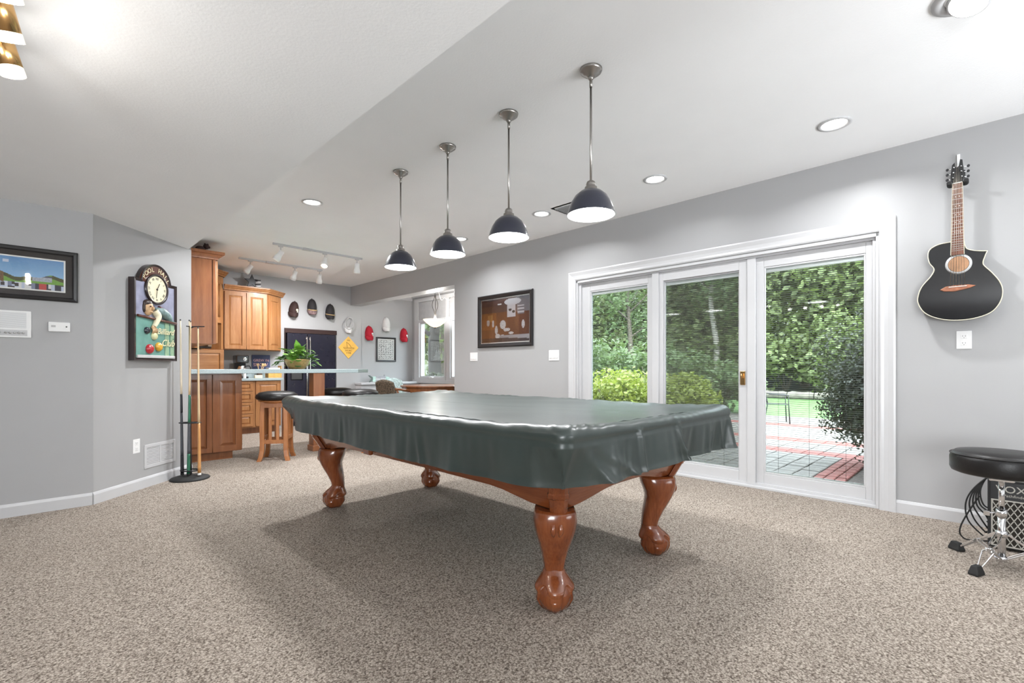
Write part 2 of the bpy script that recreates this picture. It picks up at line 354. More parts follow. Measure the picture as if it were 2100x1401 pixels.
def base(name, pts, label=None):   # baseboard: profile swept along a wall, room on the right hand of travel
    m = MB()
    for (a, b) in zip(pts[:-1], pts[1:]):
        a_, b_ = Vector((*a, 0)), Vector((*b, 0)); t = (b_ - a_).normalized(); n = Vector((t.y, -t.x, 0))
        pr = [(0, 0), (.014, 0), (.014, .075), (.010, .084), (.006, .092), (0, .095)]
        m.loft([[tuple(p + n * x + Vector((0, 0, z))) for x, z in pr] for p in (a_, b_)], False)
    return struct(m.build(name, 'white_trim'), label)
base('baseboard_left', [(-3.6, 5.02), (.325, 5.02)]); base('baseboard_diagonal', [(.325, 5.02), (1.15, 5.845)])
base('baseboard_right', [(RX, .53), (RX, -3.3)]); base('baseboard_wall', [(RX, 5.82), (RX, 3.59)])
# casing round the glass doors
def casing(name, y0, y1, z1, wd, label):
    m = MB(); prof = [(0, 0), (0, .012), (.012, .018), (.03, .014), (.055, .016), (.075, .022), (.088, .026), (wd, .024), (wd, 0)]
    P = [(y1, 0), (y1, z1), (y0, z1), (y0, 0)]; D = [(1, 0), (1, 1), (-1, 1), (-1, 0)]
    m.loft([[(RX - d, py + dx * u, pz + dz * u) for u, d in prof] for (py, pz), (dx, dz) in zip(P, D)], False, False, False)
    return struct(m.build(name, 'white_trim'), label)
casing('trim_1', DY0 - .003, DY1 + .003, DZ + .003, .10, 'white moulded casing around the glass patio doors')

# ------------------------------------------------------------------ glass doors (door_1); local x to the right in view
door = sroot('door_1', (4.63, 2.04, 0), R90, 'white framed glass patio doors in three panels')
xl, xr = -(DY1 - 2.04), 2.04 - DY0          # -1.445 .. 1.44
fr = MB(); frame_rect(fr, xl, xr, 0, DZ, .045, -.03, .12)
fr.box(xl, xr, -.06, .14, 0, .022); fr.box(xl, xr, -.062, -.03, DZ - .03, DZ)
for x0, x1 in ((-.475, -.40), (.475, .545)): fr.box(x0, x1, -.035, .10, .022, DZ - .045)
fr.box(xl - .001, xl + .02, -.062, .17, 0, DZ); fr.box(xr - .02, xr + .001, -.062, .17, 0, DZ)
fr.build('door_frame', 'white_trim', door, .003)
slat_me = None
panels = [(-1.40, -.475, 'fixed_panel', (.115, .06)), (-.40, .475, 'operable_panel', (.045, .075)), (.545, 1.395, 'fixed_panel', (.062, .045))]
for i, (x0, x1, nm, (sl, sr)) in enumerate(panels):
    gx0, gx1, gz0, gz1 = x0 + sl, x1 - sr, .135, 1.985
    m = MB(); yf = -.022 if i == 1 else -.005
    m.box(x0, gx0, yf, .05, .024, DZ - .047); m.box(gx1, x1, yf, .05, .024, DZ - .047); m.box(gx0, gx1, yf, .05, .024, gz0); m.box(gx0, gx1, yf, .05, gz1, DZ - .047)
    pn = m.build(nm, 'white_trim', door, .003)
    m = MB(); frame_rect(m, gx0, gx1, gz0, gz1, .014, .0, .014); m.build('glazing_bead', 'white_trim', pn, .004)
    MB().box(gx0, gx1, .008, .012, gz0, gz1).build('glass', 'glass', pn)
    MB().box(gx0, gx1, .042, .046, gz0, gz1).build('glass', 'glass', pn)
    bl = MB().box(gx0 + .004, gx1 - .004, .014, .038, gz1 - .05, gz1 - .014).build('blind', 'white_trim', door, .002, label='slim blind with open slats between the panes')
    wdt = gx1 - gx0 - .016; tl = math.radians(14)
    hx, hy = .008 * math.cos(tl), .008 * math.sin(tl)
    sm = MB(); sm.add([(-wdt / 2, -hx, hy), (wdt / 2, -hx, hy), (wdt / 2, 0, .0008), (-wdt / 2, 0, .0008), (wdt / 2, hx, -hy), (-wdt / 2, hx, -hy)], [(0, 1, 2, 3), (3, 2, 4, 5)])
    me = sm.mesh('slat', 'slat'); k = 0; z = gz1 - .062
    while z > gz0 + .03:
        o = bpy.data.objects.new('slat', me); COL.objects.link(o); o.parent = bl; o.location = ((gx0 + gx1) / 2, .027, z); z -= .0175
    MB().box(gx0 + .008, gx1 - .008, .018, .036, gz0 + .014, gz0 + .022).build('bottom_rail', 'slat', bl)
    for q in ((.15, .47, .82) if i == 2 else (.17, .8)):
        xx = gx0 + (gx1 - gx0) * q; MB().tube([(xx, .0185, gz0 + .02), (xx, .0185, gz1 - .03)], .0012, 5).build('ladder_cord', 'iron', bl)
    if i == 1:
        MB().box(gx0 - .01, gx1 + .01, .075, .0765, gz0 - .01, gz1 + .01).build('insect_screen', 'insect_screen', door)
        h = MB().box(gx1 + .012, gx1 + .058, yf - .012, yf, .925, 1.055).build('handle', 'brass', pn, .012, seg=4)
        MB().tube([(gx1 + .035, yf - .012, .99), (gx1 + .035, yf - .035, .99), (gx1 + .035, yf - .04, 1.03)], .006).build('latch', 'brass', pn)

# ------------------------------------------------------------------ nook windows (window_1, window_2)
for nm, y0, y1 in (('window_1', 7.98, 8.97), ('window_2', 6.75, 7.86)):
    r_ = sroot(nm, (6.05, (y0 + y1) / 2, 0), R90, 'white casement window of the breakfast nook' if nm == 'window_1' else None)
    hw = (y1 - y0) / 2
    m = MB(); frame_rect(m, -hw - .01, hw + .01, .83, 2.14, .05, -.03, .09); m.build('window_frame', 'white_trim', r_, .003)
    m = MB(); frame_rect(m, -hw + .035, hw - .035, .875, 2.095, .035, .0, .05); m.build('sash', 'white_trim', r_, .003)
    MB().box(-hw + .06, hw - .06, .02, .024, .9, 2.07).build('pane', 'glass', r_)
    m = MB(); m.box(-hw - .16 if y1 > 8 else -hw - .06, -hw - .008, -.022, .0, .74, 2.62); m.box(hw + .008, hw + .06, -.022, 0, .74, 2.62)
    m.box(-hw - .16 if y1 > 8 else -hw - .06, hw + .06, -.024, 0, 2.54, 2.62); m.box(-hw - .18 if y1 > 8 else -hw - .06, hw + .06, -.05, 0, .76, .83)
    m.build('casing', 'white_trim', r_, .003)
    MB().box(-hw - .0, hw + .0, -.012, 0, 2.14, 2.53).build('shade', 'shade_cloth', r_)
    m = MB(); m.box(-.06, .06, -.045, 0, .872, .895); m.tube([(0, -.03, .885), (.02, -.06, .90), (.05, -.06, .90)], .007); m.build('crank', 'white_plastic', r_)
    m = MB(); m.box(-hw + .06, hw - .06, .03, .034, .9, 2.07)
m = MB(); m.box(4.8, 6.05, 9.235, 9.26, 2.60, H1 - .002); m.box(6.02, 6.05, 5.6, 9.26, 2.66, H1 - .002)
struct(m.build('trim_2', 'white_trim'))

# ================================================================== LIGHT FIXTURES
def can_light(x, y, z=H1, label='', r=.075, power=4.5, tilt=None):
    t = thing('recessed_light', label, 'ceiling light', (x, y, z), 0, 'recessed ceiling lights')
    MB().lathe([(r + .024, 0), (r + .026, -.006), (r + .008, -.010), (r, -.006), (r - .004, .0)], 32, cap=False).build('trim_ring', 'white_trim', t)
    MB().lathe([(r - .004, -.001), (.02, -.0035), (.0005, -.0035)], 28, cap=False).build('lens', 'lens', t)
    l = area('lamp', (0, 0, -.012), (0, 0, -1), r * 1.7, r * 1.7, power, (.97, .985, 1), 'DISK', 150); l.parent = t
    return t
can_light(3.853, .749, label='recessed ceiling light nearest the wall guitar', power=12)
can_light(3.86, 2.08, label='recessed ceiling light above the middle of the glass doors')
can_light(3.86, 3.41, label='recessed ceiling light beside the ceiling vent', power=10)
can_light(3.87, 4.81, label='recessed ceiling light half behind a pendant, near the picture wall', power=11)
can_light(1.97, 4.80, label='recessed ceiling light left of the pendants, toward the kitchen', power=23)
for x, y in ((3.86, -.9), (3.86, -2.2)): can_light(x, y, label='added recessed ceiling light out of view')  # extra cans added behind the camera for general fill
# the eyeball light cut by the top edge
t = thing('eyeball_light', 'large tilted white eyeball light in the ceiling at upper right', 'ceiling light', (2.947, .069, H1))
MB().lathe([(.125, 0), (.125, -.008), (.10, -.014), (.085, -.010), (.08, .0)], 36, cap=False).build('trim_ring', 'white_trim', t)
Tm = Matrix.Translation((.01, -.01, -.005)) @ Matrix.Rotation(math.radians(24), 4, Vector((.6, .8, 0)))
MB().lathe([(.08, .01), (.082, -.015), (.076, -.035), (.068, -.04)], 32, cap=False, T=Tm).build('eyeball', 'white_trim', t)
MB().lathe([(.069, -.036), (.0005, -.036)], 28, cap=False, T=Tm).build('lens', 'lens', t)
l = area('lamp', (.0, .0, -.06), (.25, -.2, -1), .12, .12, 10, (1, .96, .9), 'DISK', 150); l.data.energy = 3; l.parent = t

def pendant(label):
    t = thing('pendant_lamp', label, 'pendant lamp', group='pendant lamps over the pool table')
    MB().lathe([(.0005, -.044), (.02, -.044), (.024, -.034), (.04, -.030), (.044, -.02), (.058, -.016), (.062, -.006), (.062, 0)], 32).build('ceiling_canopy', 'nickel', t)
    m = MB().ball((0, 0, -.046), .016); m.tube([(0, 0, -.05), (0, 0, -.10)], .0085); m.build('swivel', 'nickel', t)
    MB().tube([(0, 0, -.09), (0, 0, -.64)], .0062, 10).build('rod', 'nickel', t)
    MB().lathe([(.010, -.618), (.022, -.626), (.027, -.642), (.024, -.650), (.034, -.656), (.036, -.672), (.04, -.678)], 28).build('shade_cap', 'nickel', t)
    out = [(.036, -.672), (.06, -.682), (.088, -.706), (.108, -.738), (.122, -.772), (.131, -.802), (.1335, -.812)]
    inn = [(r - .0025, z) for r, z in out[::-1]]
    MB().lathe(out + [(.1335, -.8125)], 40, cap=False).build('shade', 'shade_dark', t)
    MB().lathe(inn, 40, cap=False).build('shade_lining', 'shade_white', t)
    MB().lathe([(.128, -.8), (.06, -.796), (.0005, -.796)], 36, cap=False).build('diffuser', 'lens_pendant', t)
    l = area('lamp', (0, 0, -.816), (0, 0, -1), .24, .24, 7.5, (.96, .98, 1), 'DISK', 170); l.parent = t
    return t
pl = ['pendant lamp with dark dome shade, nearest and largest of the four', 'pendant lamp with dark dome shade, second from the glass doors end',
      'pendant lamp with dark dome shade, third in the row toward the kitchen', 'pendant lamp with dark dome shade, farthest and closest to the track lights']
p0 = pendant(pl[0]); p0.location = (2.195, 1.573, H1)
for i in (1, 2, 3): dup(p0, (2.195, 1.573 + .652 * i, H1), label=pl[i])

# track lights over the kitchen
def track(x0, x1, y, label, heads, canopy):
    t = thing('track_light', label, 'track light', (0, y, H1))
    MB().box(x0, x1, -.009, .009, -.028, 0).build('track', 'white_trim', t, .002)
    MB().box(canopy - .06, canopy + .06, -.03, .03, -.03, 0).build('feed_canopy', 'white_trim', t, .004)
    for (hx, aim, lit) in heads:
        m = MB(); m.box(hx - .03, hx + .03, -.012, .012, -.045, -.026); m.tube([(hx, 0, -.04), (hx, 0, -.11)], .007); hd = m.build('head_stem', 'white_trim', t, .002)
        d = Vector(aim).normalized(); T = Matrix.Translation((hx, 0, -.125)) @ d.to_track_quat('Z', 'Y').to_matrix().to_4x4()
        MB().lathe([(.0005, -.035), (.032, -.033), (.034, -.01), (.034, .03), (.04, .05), (.048, .075), (.048, .115), (.043, .115), (.04, .08)], 24, cap=False, T=T).build('head', 'white_plastic', hd)
        MB().lathe([(.043, .10), (.0005, .095)], 20, cap=False, T=T).build('bulb', 'warm_lens' if lit else 'shade_white', hd)
        if lit:
            l = bpy.data.lights.new('lamp', 'SPOT'); l.energy = 58; l.color = (.98, .98, 1); l.spot_size = math.radians(150); l.spot_blend = 1; l.shadow_soft_size = .03
            o = bpy.data.objects.new('lamp', l); COL.objects.link(o); o.parent = hd; o.location = Vector((hx, 0, -.125)) + d * .13; o.rotation_euler = d.to_track_quat('-Z', 'Y').to_euler()
    return t
track(2.23, 3.50, 6.70, 'white track light with three heads, the nearer of two tracks', [(2.33, (-.45, .25, -.8), 1), (2.93, (-.30, -.45, -.85), 1), (3.42, (.02, .15, -1), 1)], 2.68)
track(2.16, 3.43, 7.94, 'white track light with three heads, the farther of two tracks', [(2.32, (-.5, .3, -.75), 0), (2.98, (-.15, .5, -.85), 1), (3.38, (.1, .45, -1), 1)], 2.60)

# brass spotlight bar cut by the left edge, on the lowered ceiling
t = thing('brass_spotlight_bar', 'brass ceiling spotlight bar with glowing glass rims at upper left', 'ceiling light', (-.16, 2.2, H2))
MB().box(-.03, .03, -.55, .42, -.03, 0).build('bar', 'brass', t, .006)
for yy in (.27, .01, -.23, -.46):
    T = Matrix.Translation((.09, yy, -.105)) @ Matrix.Rotation(math.radians(-14), 4, 'Y') @ Matrix.Rotation(math.radians(20 if yy < .2 else 4), 4, 'X')
    h = MB().tube([(.01, yy, -.02), (.05, yy, -.035), (.085, yy, -.07)], .008).build('arm', 'brass', t)
    MB().lathe([(.0005, .052), (.026, .05), (.032, .04), (.034, -.045), (.031, -.046), (.028, .03)], 28, cap=False, T=T).build('head', 'brass', h)
    MB().lathe([(.034, -.045), (.0355, -.072), (.031, -.072), (.030, -.045)], 28, cap=False, T=T).build('glass_rim', 'alabaster', h)
    MB().lathe([(.029, -.05), (.0005, -.05)], 20, cap=False, T=T).build('bulb', 'warm_lens', h)
    l = bpy.data.lights.new('lamp', 'POINT'); l.energy = 1.7; l.color = (1, .96, .9); l.shadow_soft_size = .02
    o = bpy.data.objects.new('lamp', l); COL.objects.link(o); o.parent = h; o.location = T @ Vector((0, 0, -.085))

# nook bowl pendant
t = thing('bowl_pendant', 'alabaster bowl pendant lamp hanging over the breakfast table', 'pendant lamp', (5.40, 7.47, H1))
bowl = [(.225, -.735), (.215, -.748), (.165, -.80), (.10, -.85), (.03, -.878), (.0005, -.882)]
MB().lathe(bowl, 36, cap=False).build('bowl', 'alabaster', t, solid=.006)
m = MB()
for k in range(3):
    a_ = 2 * PI * k / 3
    m.tube(catmull([(.01 * math.cos(a_), .01 * math.sin(a_), -.30), (.06 * math.cos(a_), .06 * math.sin(a_), -.45), (.015 * math.cos(a_), .015 * math.sin(a_), -.62), (.03 * math.cos(a_), .03 * math.sin(a_), -.74)], 6), .006)
m.ball((0, 0, -.30), .022); m.ball((0, 0, -.888), .016); m.build('scroll_stem', 'bronze', t)
m = MB()
for k in range(9): m.tube([(.011 * math.cos(q * PI / 4) * (k % 2), .011 * math.cos(q * PI / 4) * (1 - k % 2), -.055 - .028 * k + .018 * math.sin(q * PI / 4)) for q in range(8)], .003, 5, True)
m.build('chain', 'bronze', t)
MB().lathe([(.0005, -.05), (.05, -.03), (.065, 0)], 24).build('ceiling_canopy', 'bronze', t)
MB().tube(catmull([(0, 0, -.05), (.05, .0, -.12), (.14, 0, -.34), (.22, 0, -.30), (.34, -.02, -.32), (.5, -.04, -.02)], 8), .005).build('cord', 'white_plastic', t)
l = bpy.data.lights.new('lamp', 'POINT'); l.energy = 27; l.color = (1, .98, .95); l.shadow_soft_size = .06
o = bpy.data.objects.new('lamp', l); COL.objects.link(o); o.parent = t; o.location = (0, 0, -.70)

# ceiling vent
t = thing('ceiling_vent', 'white ceiling air register partly behind the nearest pendant', 'vent', (3.95, 3.07, H1))
m = MB(); frame_rect(m, -.15, .15, -.17, .17, .028, -.008, 0); o = m.build('vent_frame', 'white_trim', t); o.rotation_euler = (-PI / 2, 0, 0)
for k in range(9):
    x = -.11 + .0275 * k; MB().hexa([(x, -.14, -.016), (x + .002, -.14, -.016), (x + .002, .14, -.016), (x, .14, -.016), (x + .014, -.14, 0), (x + .016, -.14, 0), (x + .016, .14, 0), (x + .014, .14, 0)]).build('louver', 'white_trim', t)

# ================================================================== POOL TABLE
CX_, CY_ = 2.105, 2.49
table = thing('pool_table', 'carved cherry wood pool table with ball and claw feet', 'pool table', (CX_, CY_, 0))
bx, by, tx, ty = .505, 1.175, .66, 1.30     # half sizes of the cabinet at its foot and under the rails
def apron(p0, p1, q0, q1, name):   # p: bottom ends, q: top ends; lower edge rises in an arch
    m = MB(); n = 28; fr_, bk = [], []
    P0, P1, Q0, Q1 = map(Vector, (p0, p1, q0, q1)); nrm = (P1 - P0).cross(Q0 - P0).normalized()
    for i in range(n + 1):
        t = i / n; e = min(t, 1 - t) * (P1 - P0).length
        k = min(1, max(0, (e - .10) / .32)); k = k * k * (3 - 2 * k); z = .462 + .042 * k + .008 * math.sin(PI * t)
        b_ = P0.lerp(P1, t); q_ = Q0.lerp(Q1, t); s_ = (z - b_.z) / (q_.z - b_.z); b_ = b_.lerp(q_, s_)
        fr_.append((b_, q_))
    rings = [[tuple(b_), tuple(q_), tuple(q_ - nrm * .03), tuple(b_ - nrm * .03)] for b_, q_ in fr_]
    m.loft(rings, False); return m.build(name, 'cherry_h' if abs(P1.y - P0.y) > .5 else 'cherry_x', table, .004)
zb, zt = .445, .76
c = lambda sx, sy, t: (sx * (bx + (tx - bx) * t), sy * (by + (ty - by) * t), zb + (zt - zb) * t)
apron(c(-1, 1, 0), c(-1, -1, 0), c(-1, 1, 1), c(-1, -1, 1), 'side_apron'); apron(c(1, -1, 0), c(1, 1, 0), c(1, -1, 1), c(1, 1, 1), 'side_apron')
apron(c(-1, -1, 0), c(1, -1, 0), c(-1, -1, 1), c(1, -1, 1), 'end_apron'); apron(c(1, 1, 0), c(-1, 1, 0), c(1, 1, 1), c(-1, 1, 1), 'end_apron')
for sx in (-1, 1):
    for sy in (-1, 1):
        m = MB(); rings = []
        for t, g in ((-.02, .038), (.25, .040), (.27, .046), (.33, .046), (.35, .042), (1, .05)):
            cx, cy, cz = c(sx, sy, t); d_ = Vector((sx, sy, 0)).normalized(); e_ = Vector((-d_.y, d_.x, 0))
            rings.append([(cx + (d_ * (u * g * .55 - .006) + e_ * v * g).x, cy + (d_ * (u * g * .55 - .006) + e_ * v * g).y, cz) for u, v in ((1, -.55), (1, .55), (.3, 1), (-1, 1), (-1, -1), (.3, -1))])
        m.loft(rings, False).build('corner_post', 'cherry', table, .003)
MB().box(-tx - .05, tx + .05, -ty - .06, ty + .06, .765, .820).build('rail_top', 'cherry', table, .012)
MB().box(-tx + .03, tx - .03, -ty + .03, ty - .03, .70, .765).build('slate_bed', 'stone', table)
for sx in (-1, 1):
    m = MB(); x0 = sx * (bx + (tx - bx) * .30); m.box(min(x0, x0 + sx * .03), max(x0, x0 + sx * .03), .33, .42, .515, .60); m.build('side_ornament', 'cherry', table, .01)

def leg_mesh():
    m = MB()
    # z, outer reach, inner reach, half width across; d points outward along the diagonal
    sec = [(.462, .098, -.085, .090), (.445, .106, -.085, .098), (.41, .108, -.076, .102), (.375, .102, -.062, .096), (.34, .090, -.056, .083), (.30, .070, -.062, .071), (.26, .046, -.070, .061),
           (.22, .026, -.076, .053), (.19, .014, -.078, .048), (.172, .013, -.080, .0465), (.165, .010, -.076, .043)]
    rings = []
    for z, o_, i_, h in sec:
        cd, rd = (o_ + i_) / 2, (o_ - i_) / 2; ring = []
        for x, y in circ(28):
            sx = math.copysign(abs(x) ** .72, x); sy = math.copysign(abs(y) ** .8, y)
            rib = 1 + (.05 * math.cos(2 * math.atan2(y, x)) if z > .34 else 0) - (.13 * max(0, math.cos(4 * math.atan2(y, x) + PI)) ** 1.5 * min(1, (.165 - z) / .05) if z < .165 else 0)
            ring.append((cd + rd * sx * rib, h * sy * rib, z))
        rings.append(ring)
    return m.loft(rings[::-1])
def claw_foot():
    m = MB(); rings = []; N = 120
    tal = [(0, .040), (.010, .056), (.022, .066), (.034, .076), (.046, .083), (.056, .0845), (.066, .081), (.076, .080), (.086, .085), (.096, .090), (.106, .089), (.116, .083), (.128, .075), (.142, .064), (.156, .054), (.172, .0475), (.186, .041)]
    def rz(z):
        for (a_, p), (b_, q) in zip(tal[:-1], tal[1:]):
            if z <= b_: k = (z - a_) / (b_ - a_); return p + (q - p) * k
        return tal[-1][1]
    for z in [.186 * i / 62 for i in range(63)]:
        rt = rz(z); ring = []; sh_ = -.033 * max(0, min(1, (z - .085) / .087))
        for k in range(N):
            th = 2 * PI * k / N; q = abs(math.sin(2 * th))          # 0 on a talon, 1 between talons
            rb = math.sqrt(max(.0004, .0755 ** 2 - (z - .067) ** 2)); zarch = .118 * max(0, (q - .52) / .48) ** .38 if q > .52 else 0
            web = rt - .010 * q ** 2 * min(1, max(0, (.16 - z) / .05))
            e = min(1, max(0, (z - zarch) / .004 + .5)) if q > .52 else 1
            r_ = rb * (1 - e) + max(web, rb + .0065 if z < .13 else 0) * e
            ring.append((sh_ + r_ * math.cos(th), r_ * math.sin(th), z))
        rings.append(ring)
    return m.loft(rings)
l0 = leg_mesh().build('leg', 'cherry', table); l0.location = (-.455, -1.11, 0); l0.rotation_euler = (0, 0, math.radians(225))
claw_foot().build('claw_foot', 'cherry', l0)
for sx in (-1, 1):
    MB().tube(catmull([(.085, sx * .012, .43), (.108, sx * .016, .40), (.108, sx * .016, .375), (.098, sx * .012, .355)], 4), [.006, .008, .009, .010, .0105, .011, .0115, .012, .011, .009, .007, .005, .003], 10).build('knee_carving', 'cherry', l0)
for (x, y, a_) in ((.455, -1.11, 315), (.455, 1.12, 45), (-.455, 1.12, 135)):
    o = dup(l0, (x, y, 0), math.radians(a_), parent=table)

# ------------------------------------------------------------------ the fitted vinyl cover
def cover():
    x0, x1, y0, y1, rc = 1.345, 2.925, 1.075, 3.885, .055
    per = []
    def seg(a, b, n, nx, ny):
        for i in range(n): t = i / n; per.append((a[0] + (b[0] - a[0]) * t, a[1] + (b[1] - a[1]) * t, nx, ny))
    def arc(cx, cy, a0, n):
        for i in range(n): a_ = a0 + PI / 2 * i / n; per.append((cx + rc * math.cos(a_), cy + rc * math.sin(a_), math.cos(a_), math.sin(a_)))
    seg((x0 + rc, y0), (x1 - rc, y0), 150, 0, -1); arc(x1 - rc, y0 + rc, -PI / 2, 10); seg((x1, y0 + rc), (x1, y1 - rc), 200, 1, 0); arc(x1 - rc, y1 - rc, 0, 10)
    seg((x1 - rc, y1), (x0 + rc, y1), 110, 0, 1); arc(x0 + rc, y1 - rc, PI / 2, 10); seg((x0, y1 - rc), (x0, y0 + rc), 260, -1, 0); arc(x0 + rc, y0 + rc, PI, 10)
    rnd = random.Random(3); ph = [rnd.uniform(0, 6.28) for _ in range(12)]
    S_ = [0]
    for p, q in zip(per, per[1:] + per[:1]): S_.append(S_[-1] + math.hypot(p[0] - q[0], p[1] - q[1]))
    corners = [((x0, y0), -.075), ((x1, y0), .035), ((x1, y1), -.05), ((x0, y1), -.13)]
    def cornerpull(x, y):
        t = 0; near = 0
        for (cx, cy), a_ in corners:
            d = math.hypot(x - cx, y - cy); k = math.exp(-(d / .17) ** 2); t += a_ * k; near = max(near, math.exp(-(d / .30) ** 2))
        return t, near
    def fold(s, v, near):
        a_ = .6 + .4 * math.sin(2 * PI * s / 1.3 + ph[0]) ; w1 = math.sin(2 * PI * s / .155 + ph[1] + 1.1 * math.sin(s * 3.1 + ph[2])); w2 = math.sin(2 * PI * s / .071 + ph[3] + 1.5 * math.sin(s * 2.3)); w3 = math.sin(2 * PI * s / .43 + ph[4])
        sh = (lambda w_: math.copysign(abs(w_) ** 1.4, w_)); b_ = .5 + .5 * math.sin(2 * PI * s / .77 + ph[7]) * math.sin(2 * PI * s / .31 + ph[8])
        return (.0065 * sh(w1) * (.3 + v) * a_ * b_ + .0022 * sh(w2) * (1 - v) * b_ + .008 * w3 * v) * (1 + 1.3 * near)
    rings = []
    ins = [(.76, .0), (.62, .0), (.48, .0), (.36, .0), (.26, .001), (.18, .002), (.12, .003), (.09, .004), (.07, .0055), (.055, .008), (.042, .0095), (.03, .0085), (.018, .005), (.008, -.002), (0, -.012), (-.003, -.022)]
    zt_ = .838
    for d, dz in ins:
        ring = []
        for i, (x, y, nx, ny) in enumerate(per):
            mx, my = (x0 + x1) / 2, min(max(y, y0 + .79), y1 - .79)
            k = d / .79; px_, py_ = x + (mx - x) * k, y + (my - y) * k
            pull, near = cornerpull(x, y); s = S_[i]
            wob = .0035 * math.sin(px_ * 5 + py_ * 2.1 + 1) + .003 * math.sin(py_ * 4.3 - px_ * 3 + .5) + .0018 * math.sin(px_ * 17 + py_ * 9)
            gather = (.0016 * math.sin(2 * PI * s / .075 + 3 * math.sin(s * 5)) * (.5 + .5 * math.sin(s * 7.3 + ph[9])) + .0022 * math.sin(2 * PI * s / .27 + 2 * math.sin(s * 3) + ph[6])) * math.exp(-((d - .035) / .03) ** 2) if d >= 0 else 0
            bump_ = .017 * near * math.exp(-((d - .05) / .07) ** 2)
            ring.append((px_ + nx * gather * .5, py_ + ny * gather * .5, zt_ + dz + wob * min(1, d / .12 + .15) + gather + bump_))
        rings.append(ring)
    prof = [(0, 0, .808), (.06, -.004, .798), (.10, .002, .786)] + [(v, .002, .806 - .188 * v) for v in (.16, .24, .33, .42, .52, .62, .72, .82, .91, .97, 1.0)]
    for v, off, z in prof:
        ring = []
        for i, (x, y, nx, ny) in enumerate(per):
            pull, near = cornerpull(x, y); s = S_[i]; vv = max(0, v - .08)
            k = off + fold(s, vv, near) * min(1, vv * 5) + pull * vv ** 1.1 * 1.0
            # the big hanging crease on the near end and the tucked step beyond it
            if ny < -.5:
                g = x - (2.215 + .075 * vv); k += .030 * math.exp(-(g / .022) ** 2) * (.3 + vv) + (.016 * vv if g < 0 else -.020 * vv) * (1 if abs(g) < .5 else .5)
                g2 = x - (1.43 + .20 * vv); k += .022 * math.exp(-(g2 / .03) ** 2) * vv
                g3 = x - (1.50 + .34 * vv); k += .016 * math.exp(-(g3 / .025) ** 2) * vv; g4 = x - (1.86 + .03 * vv); k += .014 * math.exp(-(g4 / .016) ** 2)
            if nx < -.5:
                g = y - (2.02 - .05 * vv); k += .012 * math.exp(-(g / .02) ** 2) * vv; g = y - 2.85; k += .012 * math.exp(-(g / .015) ** 2) * vv
            hem = .004 if v > .95 else 0
            dxy = (nx * (k + hem), ny * (k + hem))
            zz = z + (.018 * math.sin(s * 2.2 + ph[5]) + (.012 if ny > .5 else 0)) * vv * .5 + (.07 * near * vv if (x < 1.7 and y > 3.6) else 0)
            ring.append((x + dxy[0], y + dxy[1], zz))
        rings.append(ring)
    m = MB(); m.loft([[(p[0] - CX_, p[1] - CY_, p[2]) for p in r_] for r_ in rings], True, False)
    m.add([(p[0] - CX_, p[1] - CY_, p[2]) for p in rings[0]], [tuple(range(len(per)))], True)
    return m
t = thing('table_cover', 'dark green grey vinyl cover draped over the pool table', 'table cover', (CX_, CY_, 0))
cv = cover().build('cover_skirt', 'vinyl', t)
m = MB()   # raised stitched seam along the top edge
x0, x1, y0, y1 = 1.345 - CX_, 2.925 - CX_, 1.075 - CY_, 3.885 - CY_
for pts in ([(x0 + .062, y1 - .1, .8455), (x0 + .062, y0 + .12, .8455)], [(x0 + .12, y0 + .062, .8455), (x1 - .1, y0 + .062, .8455)]):
    a_, b_ = Vector(pts[0]), Vector(pts[1]); n_ = int((b_ - a_).length / .03)
    m.tube([a_.lerp(b_, i / n_) + Vector((0, 0, .0015 * math.sin(i * 1.7))) for i in range(n_ + 1)], .0028, 6)
m.build('piping', 'vinyl', t)

# ================================================================== CUE RACK AND CUES
RKX, RKY = 1.075, 5.515
t = thing('cue_rack', 'round black floor rack for pool cues at the wall corner', 'cue rack', (RKX, RKY, 0))
MB().lathe([(.165, .0), (.168, .008), (.158, .018), (.12, .030), (.04, .036), (.0005, .037)], 44).build('base', 'rubber', t)
MB().tube([(.0, 0, .03), (0, 0, 1.49)], .008, 12).build('pole', 'black_metal', t)
ex, ey = math.sqrt(.5), -math.sqrt(.5)      # across the view
def rk(u, f, z): return (u * ex + f * ex, u * ey - f * ey, z)
m = MB(); m.tube([rk(.10 * math.cos(2 * PI * k / 28), .06 * math.sin(2 * PI * k / 28), .548) for k in range(28)], .005, 6, True); m.tube([rk(-.1, 0, .548), rk(.1, 0, .548)], .005); m.tube([rk(0, -.06, .548), rk(0, .06, .548)], .005)
m.build('cue_ring', 'black_metal', t)
m = MB(); m.tube([rk(.02, 0, 1.485), rk(.14, 0, 1.485)], .005); m.tube([rk(0, -.05, 1.485), rk(0, .05, 1.485)], .005); m.tube([(0, 0, 1.47), rk(.04, 0, 1.485)], .006); m.build('cue_holder', 'black_metal', t)
m = MB(); m.tube([rk(.085 * math.cos(2 * PI * k / 24), .055 * math.sin(2 * PI * k / 24), .085) for k in range(24)], .007, 6, True); m.build('cup_ring', 'black_metal', t)
def cue(label, ub, fb, ut, ft, L, parts):
    q = thing('pool_cue', label, 'pool cue', (RKX, RKY, 0), 0, 'pool cues in the rack')
    A, B = Vector(rk(ub, fb, .041)), Vector(rk(ut, ft, L))
    for nm, t0, t1, mt in parts:
        rr = lambda t: .0155 - .0095 * min(1, max(0, t)) ** .8
        n_ = 8; MB().tube([A.lerp(B, t0 + (t1 - t0) * i / n_) for i in range(n_ + 1)], [rr(t0 + (t1 - t0) * i / n_) for i in range(n_ + 1)], 14).build(nm, mt, q)
    return q
